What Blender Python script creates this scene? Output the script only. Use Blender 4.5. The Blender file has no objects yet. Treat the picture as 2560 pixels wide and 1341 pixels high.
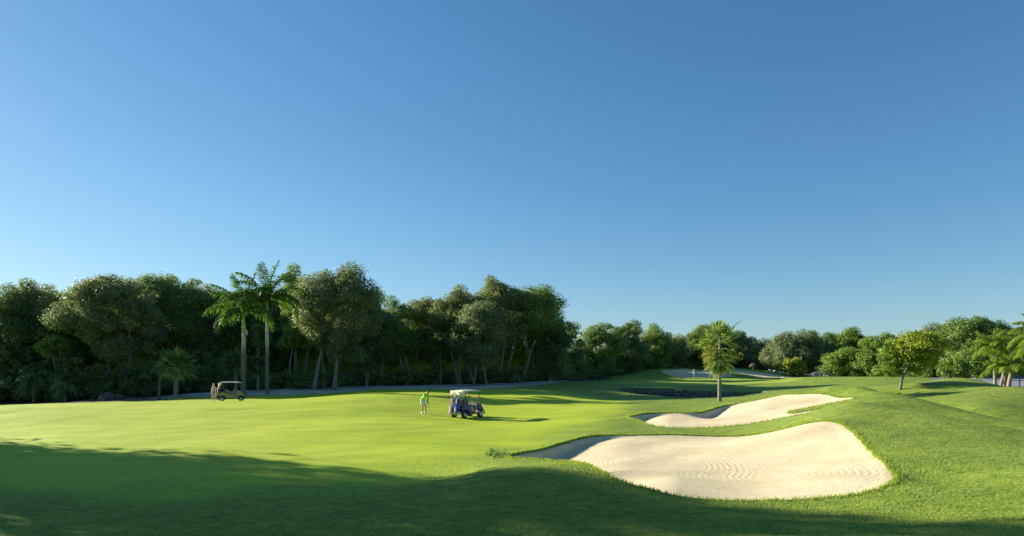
import bpy, bmesh, math, random
import numpy as np
from mathutils import Vector, Matrix
R = math.radians
random.seed(7)
rng = np.random.default_rng(11)
SC = bpy.context.scene
COL = SC.collection

# ------------------------------------------------------------------ camera
CAMZ = 3.0; FPX = 1600.0; CX = 1280.0; HY = 925.0
cam_data = bpy.data.cameras.new('camera')
cam = bpy.data.objects.new('camera', cam_data); COL.objects.link(cam)
cam.location = (0, 0, CAMZ); cam.rotation_euler = (R(90), 0, 0)
cam_data.sensor_width = 36.0; cam_data.lens = FPX/2560*36.0
cam_data.shift_y = (HY-670.5)/2560
cam_data.clip_start = 0.1; cam_data.clip_end = 8000
SC.camera = cam

# ------------------------------------------------------------------ light
SUN_EL = 18.5; SUN_AZ = 64.0          # azimuth: degrees left of the view direction
world = bpy.data.worlds.new("World"); SC.world = world; world.use_nodes = True
wn = world.node_tree; wn.nodes.clear()
sky = wn.nodes.new('ShaderNodeTexSky'); sky.sky_type = 'NISHITA'; sky.sun_disc = False
sky.sun_elevation = R(SUN_EL); sky.sun_rotation = R(-SUN_AZ)
sky.altitude = 0; sky.air_density = 1.0; sky.dust_density = 0.15; sky.ozone_density = 4.0
bg = wn.nodes.new('ShaderNodeBackground'); bg.inputs[1].default_value = 0.080
wo = wn.nodes.new('ShaderNodeOutputWorld')
# soft shoulder on the brightest part of the sky near the sun, as a camera would record it
sep = wn.nodes.new('ShaderNodeSeparateColor'); cmb = wn.nodes.new('ShaderNodeCombineColor')
wn.links.new(sky.outputs[0], sep.inputs[0])
def wmath(op, a, b):
    n = wn.nodes.new('ShaderNodeMath'); n.operation = op
    for i, v in enumerate((a, b)):
        if isinstance(v, (int, float)): n.inputs[i].default_value = v
        else: wn.links.new(v, n.inputs[i])
    return n.outputs[0]
for ch, (pw, gain, cap) in enumerate(((1.22, 0.55, 5.0), (1.0, 0.77, 9.5), (1.0, 0.90, 8.2))):
    g_ = wmath('MULTIPLY', wmath('POWER', sep.outputs[ch], pw), -gain/cap)
    e_ = wmath('EXPONENT', g_, 0)
    wn.links.new(wmath('MULTIPLY', wmath('SUBTRACT', 1.0, e_), cap), cmb.inputs[ch])
wn.links.new(cmb.outputs[0], bg.inputs[0]); wn.links.new(bg.outputs[0], wo.inputs[0])
sd = bpy.data.lights.new('sun', 'SUN'); sd.energy = 4.5; sd.angle = R(0.5); sd.color = (1.0, 0.93, 0.80)
sun = bpy.data.objects.new('sun', sd); COL.objects.link(sun)
d2s = Vector((-math.sin(R(SUN_AZ))*math.cos(R(SUN_EL)), math.cos(R(SUN_AZ))*math.cos(R(SUN_EL)), math.sin(R(SUN_EL))))
sun.rotation_euler = d2s.to_track_quat('Z', 'Y').to_euler(); sun.location = d2s*100
SC.view_settings.view_transform = 'Standard'; SC.view_settings.look = 'None'
SC.view_settings.exposure = 1.36; SC.view_settings.gamma = 1.0

# ------------------------------------------------------------------ helpers
def W(px, py, Y):
    """world point seen at photo pixel (px,py) at depth Y"""
    return ((px-CX)/FPX*Y, Y, CAMZ-(py-HY)/FPX*Y)

def tag(o, label=None, cat=None, group=None, kind=None):
    if label: o['label'] = label
    if cat: o['category'] = cat
    if group: o['group'] = group
    if kind: o['kind'] = kind
    return o

def empty(name, loc=(0,0,0), rz=0, label=None, cat=None, group=None):
    o = bpy.data.objects.new(name, None); COL.objects.link(o)
    o.location = loc; o.rotation_euler = (0, 0, rz); o.empty_display_size = 0.3
    return tag(o, label, cat, group)

def npmesh(name, V, F, mat=None, parent=None, smooth=False, attrs=None, fattrs=None):
    """V (n,3) array; F (m,k) int array (k=3 or 4) or list of index lists"""
    me = bpy.data.meshes.new(name)
    V = np.asarray(V, dtype=np.float32)
    if isinstance(F, np.ndarray):
        k = F.shape[1]; m = F.shape[0]
        me.vertices.add(len(V)); me.vertices.foreach_set('co', V.ravel())
        me.loops.add(m*k); me.loops.foreach_set('vertex_index', F.astype(np.int32).ravel())
        me.polygons.add(m)
        me.polygons.foreach_set('loop_start', np.arange(0, m*k, k, dtype=np.int32))
        me.polygons.foreach_set('loop_total', np.full(m, k, dtype=np.int32))
        me.update(calc_edges=True)
    else:
        me.from_pydata([tuple(map(float, v)) for v in V], [], [list(f) for f in F]); me.update()
    if smooth: me.polygons.foreach_set('use_smooth', np.ones(len(me.polygons), dtype=bool))
    for k_, a in (attrs or {}).items():
        at = me.attributes.new(k_, 'FLOAT', 'POINT'); at.data.foreach_set('value', np.asarray(a, dtype=np.float32))
    for k_, a in (fattrs or {}).items():
        at = me.attributes.new(k_, 'FLOAT', 'FACE'); at.data.foreach_set('value', np.asarray(a, dtype=np.float32))
    if mat:
        me.materials.append(mat)
    o = bpy.data.objects.new(name, me); COL.objects.link(o)
    if parent: o.parent = parent
    return o

# ---- node material helper
def newmat(name):
    m = bpy.data.materials.new(name); m.use_nodes = True
    nt = m.node_tree; nt.nodes.clear()
    out = nt.nodes.new('ShaderNodeOutputMaterial'); p = nt.nodes.new('ShaderNodeBsdfPrincipled')
    nt.links.new(p.outputs[0], out.inputs[0])
    return m, nt, p, out
def N(nt, typ, **kw):
    n = nt.nodes.new(typ)
    for k, v in kw.items():
        if k.startswith('i_'): n.inputs[int(k[2:])].default_value = v
        else: setattr(n, k, v)
    return n
def noise(nt, vec, scale, detail=3, rough=0.5, dist=0.0):
    n = nt.nodes.new('ShaderNodeTexNoise'); n.inputs['Scale'].default_value = scale
    n.inputs['Detail'].default_value = detail; n.inputs['Roughness'].default_value = rough
    n.inputs['Distortion'].default_value = dist
    if vec is not None: nt.links.new(vec, n.inputs['Vector'])
    return n.outputs['Fac']
def ramp(nt, fac, stops):
    r = nt.nodes.new('ShaderNodeValToRGB'); nt.links.new(fac, r.inputs[0])
    e = r.color_ramp.elements
    while len(e) < len(stops): e.new(0.5)
    for i, (p, c) in enumerate(stops):
        e[i].position = p; e[i].color = (*c, 1) if len(c) == 3 else c
    return r.outputs[0]
def mixc(nt, fac, a, b, mode='MIX'):
    m = nt.nodes.new('ShaderNodeMix'); m.data_type = 'RGBA'; m.blend_type = mode
    for sock, v in ((0, fac), (6, a), (7, b)):
        if isinstance(v, (int, float)): m.inputs[sock].default_value = v
        elif isinstance(v, tuple): m.inputs[sock].default_value = (*v, 1)
        else: nt.links.new(v, m.inputs[sock])
    return m.outputs[2]
def mth(nt, op, a, b=0.0, clamp=False):
    m = nt.nodes.new('ShaderNodeMath'); m.operation = op; m.use_clamp = clamp
    for i, v in enumerate((a, b)):
        if isinstance(v, (int, float)): m.inputs[i].default_value = v
        else: nt.links.new(v, m.inputs[i])
    return m.outputs[0]
def attr(nt, name, sock='Fac'):
    a = nt.nodes.new('ShaderNodeAttribute'); a.attribute_name = name; return a.outputs[sock]
def bump(nt, height, strength, dist, normal=None):
    b = nt.nodes.new('ShaderNodeBump'); b.inputs['Strength'].default_value = strength
    b.inputs['Distance'].default_value = dist
    nt.links.new(height, b.inputs['Height'])
    if normal is not None: nt.links.new(normal, b.inputs['Normal'])
    return b.outputs[0]
def scaled(nt, vec, s):
    m = nt.nodes.new('ShaderNodeMapping'); nt.links.new(vec, m.inputs[0]); m.inputs['Scale'].default_value = s
    return m.outputs[0]
def plain(name, col, rough=0.5, metal=0.0, var=0.12, sc=6.0, bmp=0.0, spec=0.5):
    m, nt, p, out = newmat(name)
    tc = nt.nodes.new('ShaderNodeTexCoord')
    f = noise(nt, tc.outputs['Object'], sc, 4)
    lo = tuple(c*(1-var) for c in col); hi = tuple(min(1, c*(1+var)) for c in col)
    nt.links.new(ramp(nt, f, [(0.3, lo), (0.7, hi)]), p.inputs['Base Color'])
    p.inputs['Roughness'].default_value = rough; p.inputs['Metallic'].default_value = metal
    p.inputs['Specular IOR Level'].default_value = spec
    if bmp: nt.links.new(bump(nt, noise(nt, tc.outputs['Object'], sc*5, 4), bmp, 0.02), p.inputs['Normal'])
    return m
# ------------------------------------------------------------------ terrain surface
# control points: (photo px, py, depth); heights follow from the sight line
CP = [
 (-200,1330,12.0),(0,1341,11.6),(400,1341,11.5),(800,1341,11.4),(1280,1341,11.0),(1700,1341,10.6),(2100,1341,10.3),(2560,1341,9.6),(2760,1330,9.5),
 (-200,1130,23.5),(-200,1017,45),(0,1230,15.8),(0,1130,23.5),(0,1060,35),(0,1017,45),
 (400,1230,15.5),(400,1130,23.5),(400,1060,35),(400,1004,52),(200,1009,48.5),(100,1013,47),(430,994,76),
 (640,1230,15.4),(640,1130,23.3),(640,1060,34.5),(560,1003,57.5),(600,1003,59.5),(640,1003,60),(640,999,66),(640,988,74),(700,976,84),(790,985,76),
 (930,1200,17.2),(930,1130,23.2),(930,1060,33.5),(930,1020,44),(930,990,55),(930,985,64),(930,976,78),(930,967,90),(780,997,56),(860,991,55.5),
 (1000,991,55.5),(1060,1034,43.5),(1165,1046,41.8),(1165,1062,37.5),(1100,999,56.5),(1160,1009,55),(1250,1010,57),(1250,1001,62),(1250,985,70),(1250,965,90),(1100,985,70),(1100,967,90),
 (1400,1050,40),(1400,1010,56),(1400,988,66),(1400,975,78),(1400,955,105),(1280,1110,27),(1255,1150,21.5),(1100,1060,36),
 (1100,1150,21.2),(1150,1190,17.8),(1300,1163,17.5),(1200,1175,17.6),(1400,1164,16.8),(1480,1196,15.2),(1560,1223,14.6),(1300,1250,13.4),
 (1700,1243,14.4),(1850,1251,14.2),(2050,1243,14.1),(2200,1225,14.2),(2235,1190,15.5),(2205,1150,17.5),(2155,1100,20.5),(2105,1063,23.5),(2060,1055,24.5),
 (1960,1075,26.5),(1880,1088,28),(1700,1088,29),(1500,1094,28.5),(1400,1110,26.5),
 (1640,1150,22),(1930,1190,18),(1400,1150,21.5),(1750,1215,16.3),(2050,1130,20.3),(1600,1112,26),
 (1500,1078,31),(1700,1074,32),(1860,1070,31.5),(1960,1052,30.5),(2040,1027,29.5),(2100,1010,29),(2145,1006,28.5),
 (2235,1023,27.5),(2338,1035,25.5),(2415,1052,23.5),(2560,1097,20.5),(2760,1130,18.5),
 (2300,1100,20),(2300,1200,15.5),(2450,1150,16.5),(2450,1250,12.8),(2560,1200,14),(2200,1060,24),
 (2560,1088,25),
 (2075,965,44),(2158,969,42.5),(2235,984,39.5),(2312,1000,37),(2390,1018,34.8),(2467,1041,32.5),(2560,1062,30.5),(2160,995,37.5),(2040,975,45),
 (2250,975,52),(2350,1000,45),(2450,1020,41),(2560,1052,38.5),
 (2280,961,53),(2330,953,55),(2400,950,56),(2470,962,54),(2400,975,49.5),(2450,987,45),(2520,973,46),(2560,970,46.5),(2560,1010,42),(2650,973,46),
 (2560,968,80),(2480,966,82),(2540,952,130),(2700,952,130),(2700,968,80),
 (2210,942,100),(2100,948,100),(2000,944,120),(2060,943,130),(2300,946,110),(2130,960,80),(2200,965,70),(2400,947,120),
 (1600,960,108),(1735,949,134),(1735,963,105),(1850,960,108),(1950,957,112),(1850,945,137),(1950,948,131),(1600,945,132),(1500,950,125),(1480,962,100),
 (1560,969,91),(1700,972,89),(1800,978,85),(1900,978,82),(2000,972,85),
 (1500,1000,64),(1600,1003,60),(1700,1000,61),(1800,1001,58.5),(1800,1004,55),(1880,990,61),(1960,983,60),(1500,985,76),(1600,990,70),(1450,990,68),
 (1565,1045,40),(1640,1068,34.5),(1800,1068,33.5),(1960,1046,33.5),(2040,1031,34),(2120,1007,37),(1590,1038,42),(1700,1034,43),(1755,1033,44),
 (1800,1020,46),(1900,1000,48),(1960,987,45.5),(2040,982,43.5),(2090,992,42),(1700,1020,48),(1600,1022,46),(1500,1050,38),
 (1600,926,150),(1560,934,145),(1650,922,156),(1700,920,158),(1760,926,156),(1830,921,152),(1880,925,150),(1960,938,145),(1990,943,141),(1700,944,139),(1900,944,139),
 (1530,940,132),(1450,945,125),
]
# (px, depth, height above camera) for ground hidden behind crests or out of frame
CH = [(0,62,-3.9),(-200,62,-3.9),(0,76,-4.4),(-250,80,-4.6),(130,76,-4.0),(200,66,-3.7),(400,68,-3.4),(250,76,-3.6),(0,90,-4.3),(400,95,-3.2),(-300,100,-3.6),
 (700,100,-2.7),(930,110,-2.3),(1200,120,-2.0),(1400,130,-1.6),(1550,170,-1.2),(1700,175,-1.2),(1900,175,-1.2),(2100,165,-1.3),(2300,150,-1.5),(2500,170,-2.1),
 (0,200,-3),(600,200,-2.5),(1200,200,-2),(1700,250,-1.5),(2200,250,-1.5),(2700,250,-1.8),(-400,250,-3),
 (2160,33.5,-1.95),(2235,32.5,-2.45),(2312,31,-2.65),(2390,29,-2.7),(2467,27,-2.7),(2560,34.5,-3.5),(2467,37,-3.3),(2390,39.8,-3.1),(2650,34,-3.5),(2235,45,-2.45),(2312,42,-2.85),(2400,63,-2.1),(2330,62,-2.0),(2280,60,-1.9),(2520,54,-2.5),(2600,54,-2.5),(2470,61,-2.3),(1280,5,-2.8),(-300,5,-2.95),(2900,5,-2.5),(1280,2.4,-2.8),(2900,40,-3.0),(-500,30,-3.0),(-500,60,-3.4),(-500,12,-3.0),(3000,15,-2.2),(3000,90,-2.2),(3000,25,-2.6)]
P = [W(*c) for c in CP] + [((px-CX)/FPX*Y, Y, CAMZ+h) for px, Y, h in CH]
P = np.array(P)
cth = np.arctan2(P[:,0], P[:,1]); clr = np.log(np.hypot(P[:,0], P[:,1])); cz = P[:,2]
def kern(d2): return 0.5*d2*np.log(d2+1e-12)
n_ = len(P)
D2 = (cth[:,None]-cth[None])**2 + (clr[:,None]-clr[None])**2
K_ = kern(D2) + np.eye(n_)*2e-5
Q_ = np.stack([np.ones(n_), cth, clr], 1)
A_ = np.block([[K_, Q_], [Q_.T, np.zeros((3,3))]])
sol = np.linalg.solve(A_, np.concatenate([cz, np.zeros(3)]))
TH0, TH1, LR0, LR1 = R(-48), R(48), math.log(2.2), math.log(260)
def tps(th, lr):
    th = np.clip(th, TH0, TH1); lr = np.clip(lr, LR0, LR1)
    out = np.empty(th.shape); f = out.ravel(); a = th.ravel(); b = lr.ravel()
    for s in range(0, len(a), 40000):
        d2 = (a[s:s+40000,None]-cth)**2 + (b[s:s+40000,None]-clr)**2
        f[s:s+40000] = kern(d2) @ sol[:n_] + sol[n_] + sol[n_+1]*a[s:s+40000] + sol[n_+2]*b[s:s+40000]
    return f.reshape(th.shape)
# coarse evaluation, Catmull-Rom upsampling
GT, GL = 300, 260
gth = np.linspace(TH0, TH1, GT); glr = np.linspace(LR0, LR1, GL)
GC = tps(np.repeat(gth[:,None], GL, 1), np.repeat(glr[None], GT, 0))
def cr(idx, n):
    i = np.clip(np.floor(idx).astype(int), 0, n-2); t = np.clip(idx-i, 0, 1)
    w = [(-t+2*t*t-t**3)/2, (2-5*t*t+3*t**3)/2, (t+4*t*t-3*t**3)/2, (-t*t+t**3)/2]
    return [np.clip(i+k-1, 0, n-1) for k in range(4)], w
def undul(x, y):
    r = np.hypot(x, y)
    a = 0.028*np.sin(x*0.55+1.3*np.sin(y*0.21))*np.sin(y*0.47+0.8*np.sin(x*0.33+1))
    b = 0.014*np.sin(x*1.35+2*np.sin(y*0.7)+2)*np.sin(y*1.15+1.5*np.sin(x*0.6))
    return (a+b)*np.clip(r/15, 0.3, 1.3)
def G0(x, y):
    """smooth ground height before bunkers and creek are cut in"""
    x = np.asarray(x, float); y = np.asarray(y, float)
    th = np.arctan2(x, y); r = np.hypot(x, y); lr = np.log(np.maximum(r, 0.1))
    it, wt = cr((np.clip(th, TH0, TH1)-TH0)/(TH1-TH0)*(GT-1), GT)
    il, wl = cr((np.clip(lr, LR0, LR1)-LR0)/(LR1-LR0)*(GL-1), GL)
    z = 0
    for a in range(4):
        for b in range(4): z = z + wt[a]*wl[b]*GC[it[a], il[b]]
    k = np.clip((np.abs(th)-TH1)/R(25), 0, 1); k = k*k*(3-2*k)
    z = z*(1-k) + 0.1*k
    return z + undul(x, y)

# ---- polygons (photo outline with depth), smoothed
def smoothpoly(pts, it=2):
    p = np.array([(W(*q)[0], W(*q)[1]) for q in pts])
    for _ in range(it):
        q = np.roll(p, -1, 0)
        p = np.stack([0.75*p+0.25*q, 0.25*p+0.75*q], 1).reshape(-1, 2)
    return p
def polydist(x, y, poly):
    """signed distance, positive inside"""
    x = np.asarray(x, float).ravel(); y = np.asarray(y, float).ravel()
    a = poly; b = np.roll(poly, -1, 0); d = np.full(len(x), 1e9); ins = np.zeros(len(x), bool)
    for (ax, ay), (bx, by) in zip(a, b):
        ex, ey = bx-ax, by-ay; L = ex*ex+ey*ey+1e-12
        t = np.clip(((x-ax)*ex+(y-ay)*ey)/L, 0, 1)
        d = np.minimum(d, (x-ax-t*ex)**2+(y-ay-t*ey)**2)
        c = ((ay > y) != (by > y)) & (x < ex*(y-ay)/(ey if abs(ey) > 1e-12 else 1e-12)+ax)
        ins ^= c
    return np.where(ins, 1, -1)*np.sqrt(d)
def wob(x, y, s=1.0):
    return 0.016*np.sin(x*6.1*s+2*np.sin(y*2.3*s))+0.014*np.sin(y*8.1*s+1.7*np.sin(x*3.3*s))+0.012*np.sin(x*21*s+y*15*s+2*np.sin(x*5*s))+0.012*np.sin(x*37*s-y*29*s)
BK1 = smoothpoly([(1250,1151,21.4),(1330,1131,24),(1400,1112,26.3),(1450,1098,27.8),(1500,1092,28.8),(1600,1088,29.2),(1700,1087,29.2),(1800,1088,28.8),(1880,1088,28.1),
   (1930,1081,27.3),(1970,1071,26.3),(2020,1059,25),(2065,1054,24.4),(2110,1064,23.4),(2150,1100,20.6),(2185,1135,18.4),(2215,1160,17),(2238,1190,15.5),(2225,1215,14.6),
   (2170,1235,14.1),(2050,1248,14),(1900,1254,14.1),(1750,1250,14.2),(1640,1237,14.5),(1560,1220,14.9),(1500,1200,15.8),(1470,1180,17.3),(1430,1160,19),(1340,1156,20.3)])
BK2 = smoothpoly([(1563,1046,39.8),(1588,1038,42),(1640,1034,43.3),(1720,1034,43.6),(1758,1033,44),(1785,1024,45.5),(1830,1012,47.2),(1900,1001,47.6),(1945,990,46.3),(1985,983,44.5),
   (2040,981,43.4),(2090,990,42),(2125,1001,39.5),(2140,1007,37.9),(2100,1007,38.0),(2050,1014,37.9),(2000,1027,37.2),(1968,1036,36.6),(1966,1041,35.7),(2000,1036,35.4),(2050,1025,35.3),(2080,1019,35.2),(2080,1023,34.4),(2045,1033,33.9),(2000,1044,33.3),(1930,1054,33.2),(1850,1064,33),
   (1760,1069,33.3),(1680,1070,33.9),(1635,1069,34.4),(1610,1060,36),(1585,1052,38)])
BK3 = smoothpoly([(1650,933,147),(1662,928,150),(1690,930,150),(1710,925,153),(1728,927,153),(1752,933,150),(1800,939,146),(1845,945,140),(1800,946,138),(1720,945,138.5),(1675,941,141)])
BK4 = smoothpoly([(1806,929,149),(1830,932,148),(1870,933,147),(1900,936,146),(1930,937,145),(1965,945,141),(1990,948,138),(1930,947,138),(1870,941,142)])
CRK = smoothpoly([(1532,969,90),(1600,970,90),(1700,974,87.5),(1790,980,83.5),(1870,984,79),(1925,981,76),(1935,983,70),(1905,988,66),(1850,995,63),(1790,1000,62),(1730,1000,64),(1670,995,68),(1610,988,74),(1560,979,81)])
def lip1(x, y):
    # deeper drop on the left-hand (sunward) side of the big bunker
    px = CX+x/np.maximum(y, 1)*FPX
    L = 0.05+0.33*sstep((1590-px)/220)
    near = sstep((19.8-y)/2.5)*sstep((1700-px)/220)
    return np.maximum(L, 0.05+0.48*near)
def lip2(x, y):
    px = CX+x/np.maximum(y, 1)*FPX
    a = 0.06+0.28*sstep((1680-px)/90)
    b = 0.38*np.exp(-((px-1775)/40)**2)*sstep((y-38.5)/6)
    return np.maximum(a, 0.06+b)
BUNK = [(BK1, lip1, 0.45), (BK2, lip2, 0.5), (BK3, lambda x, y: 0.25+0*x, 1.0), (BK4, lambda x, y: 0.25+0*x, 1.0)]
def sstep(t): t = np.clip(t, 0, 1); return t*t*(3-2*t)
def cut(x, y):
    """returns carve depth (sand level below G0), inside mask distance of nearest bunker, creek distance"""
    x = np.asarray(x, float); y = np.asarray(y, float); shp = x.shape; x = x.ravel(); y = y.ravel()
    dep = np.zeros(len(x)); dn = np.full(len(x), -9.0); cd = np.full(len(x), -9.0); lipup = np.zeros(len(x))
    for poly, lf, w in BUNK:
        lo = poly.min(0)-2; hi = poly.max(0)+2
        m = (x > lo[0]) & (x < hi[0]) & (y > lo[1]) & (y < hi[1])
        if not m.any(): continue
        d = polydist(x[m], y[m], poly)+wob(x[m], y[m], 1 if w < 0.9 else 0.3)
        L = lf(x[m], y[m])
        dep[m] = np.maximum(dep[m], np.where(d > -0.4, 0.02+(L-0.02)*sstep(d/w), 0))
        lipup[m] = np.maximum(lipup[m], np.where(d < 0.1, np.minimum(L, 0.2)*0.35*np.exp(-np.maximum(-d, 0)/0.55), 0))
        dn[m] = np.maximum(dn[m], d)
    lo = CRK.min(0)-3; hi = CRK.max(0)+3
    m = (x > lo[0]) & (x < hi[0]) & (y > lo[1]) & (y < hi[1])
    if m.any():
        cd[m] = polydist(x[m], y[m], CRK)+6*wob(x[m], y[m], 0.25)
    return dep.reshape(shp), dn.reshape(shp), cd.reshape(shp), lipup.reshape(shp)
def rocky(x, y):
    return 0.25*np.sin(x*1.9+2*np.sin(y*1.3))*np.sin(y*2.3+x*0.7)+0.15*np.sin(x*4.7+y*3.9)*np.sin(y*5.3-x*2.1)+0.1*np.sin(x*9.1-y*7.7)
def sand_h(x, y):
    dep, dn, cd, lu = cut(x, y); return G0(x, y)-dep
def ground_h(x, y):
    dep, dn, cd, lu = cut(x, y)
    z = G0(x, y)+lu
    z = np.where(dn > 0, z-lu-dep-0.10, z)
    k = sstep(cd/1.0)
    return z-k*(2.5+rocky(np.asarray(x, float), np.asarray(y, float)))
def gz(x, y): return float(ground_h(np.array([x]), np.array([y]))[0])
def onground(px, Y):
    x = (px-CX)/FPX*Y; return (x, Y, gz(x, Y))

# ---- ground mesh: polar sheet, fine inside the view, out to the horizon
ang = np.concatenate([np.linspace(R(-180), R(-60), 25)[:-1], np.linspace(R(-60), R(-41), 40)[:-1], np.linspace(R(-41), R(-4), 420)[:-1],
                      np.linspace(R(-4), R(34), 820)[:-1], np.linspace(R(34), R(41), 110)[:-1], np.linspace(R(41), R(60), 40)[:-1], np.linspace(R(60), R(180), 25)[:-1]])
rad = np.concatenate([np.exp(np.linspace(math.log(1.5), math.log(11), 60))[:-1], np.exp(np.linspace(math.log(11), math.log(50), 480))[:-1],
                      np.exp(np.linspace(math.log(50), math.log(170), 400))[:-1], np.exp(np.linspace(math.log(170), math.log(4000), 50))])
na, nr = len(ang), len(rad)
TA, RA = np.meshgrid(ang, rad, indexing='ij')
GX, GY = RA*np.sin(TA), RA*np.cos(TA)
dep, dn, cd, lu = cut(GX, GY)
GZ = G0(GX, GY)+lu
GZ = np.where(dn > 0, GZ-lu-dep-0.10, GZ)
kc = sstep(cd/1.0); GZ = GZ-kc*(2.5+rocky(GX, GY))
# fairway / rough masks from outlines
def pmask(poly, soft):
    m = np.zeros(GX.size); x = GX.ravel(); y = GY.ravel()
    lo = poly.min(0)-soft*3; hi = poly.max(0)+soft*3
    s = (x > lo[0]) & (x < hi[0]) & (y > lo[1]) & (y < hi[1])
    m[s] = sstep(polydist(x[s], y[s], poly)/soft*0.5+0.5)
    return m.reshape(GX.shape)
FW = smoothpoly([(-500,1215,16),(-500,1020,45),(0,1008,60),(400,1000,70),(700,992,74),(930,972,80),(1250,972,80),(1420,980,74),(1560,1002,62),(1560,1025,46),(1500,1050,38),(1430,1080,31),(1290,1120,25.5),(1150,1160,20.3),(1050,1200,17),(700,1225,15.6),(300,1230,15.5)])
GR = smoothpoly([(1500,955,115),(1600,947,130),(1750,947,136),(1900,947,134),(2010,951,124),(2000,958,112),(1850,964,104),(1700,966,101),(1560,962,104)])
fair = pmask(FW, 3.2)
fair = sstep(fair+0.22*np.sin(GX*0.9+2*np.sin(GY*0.4))*np.sin(GY*1.1+1.5*np.sin(GX*0.5))*4*fair*(1-fair))
green = pmask(GR, 1.5)
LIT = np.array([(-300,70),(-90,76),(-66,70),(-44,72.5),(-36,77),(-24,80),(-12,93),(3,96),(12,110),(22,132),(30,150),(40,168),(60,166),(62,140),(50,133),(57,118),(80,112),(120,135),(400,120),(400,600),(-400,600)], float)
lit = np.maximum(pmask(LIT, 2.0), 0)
rock = sstep((cd+0.25)/0.5)
smoothg = np.maximum(fair, green)
jit = rng.normal(0, 1, GX.shape); jit = (jit+np.roll(jit, 1, 0)+np.roll(jit, -1, 0))/1.7
GZ = GZ+jit*np.where(dn > -0.02, 0, 1)*(0.0042*(1-smoothg)+0.0012*smoothg)*np.clip(18/RA, 0.4, 1.0)
SND = smoothpoly([(330,999,73),(450,996,75.5),(640,991,73),(760,984,75),(900,977,78),(1000,974,82),(1100,975,80),(1250,972,82),(1290,968,86),(1420,953,107),(1420,951,110),(1300,958,99),(1250,962,95),(1000,966,92),(900,966,92),(760,970,88),(600,973,88),(450,985,82)], 2)
sandy = pmask(SND, 1.6)
idx = np.arange(na*nr).reshape(na, nr)
i0 = idx; i1 = np.roll(idx, -1, 0)
F = np.stack([i0[:,:-1], i0[:,1:], i1[:,1:], i1[:,:-1]], -1).reshape(-1, 4)
V = np.stack([GX, GY, GZ], -1).reshape(-1, 3)

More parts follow.
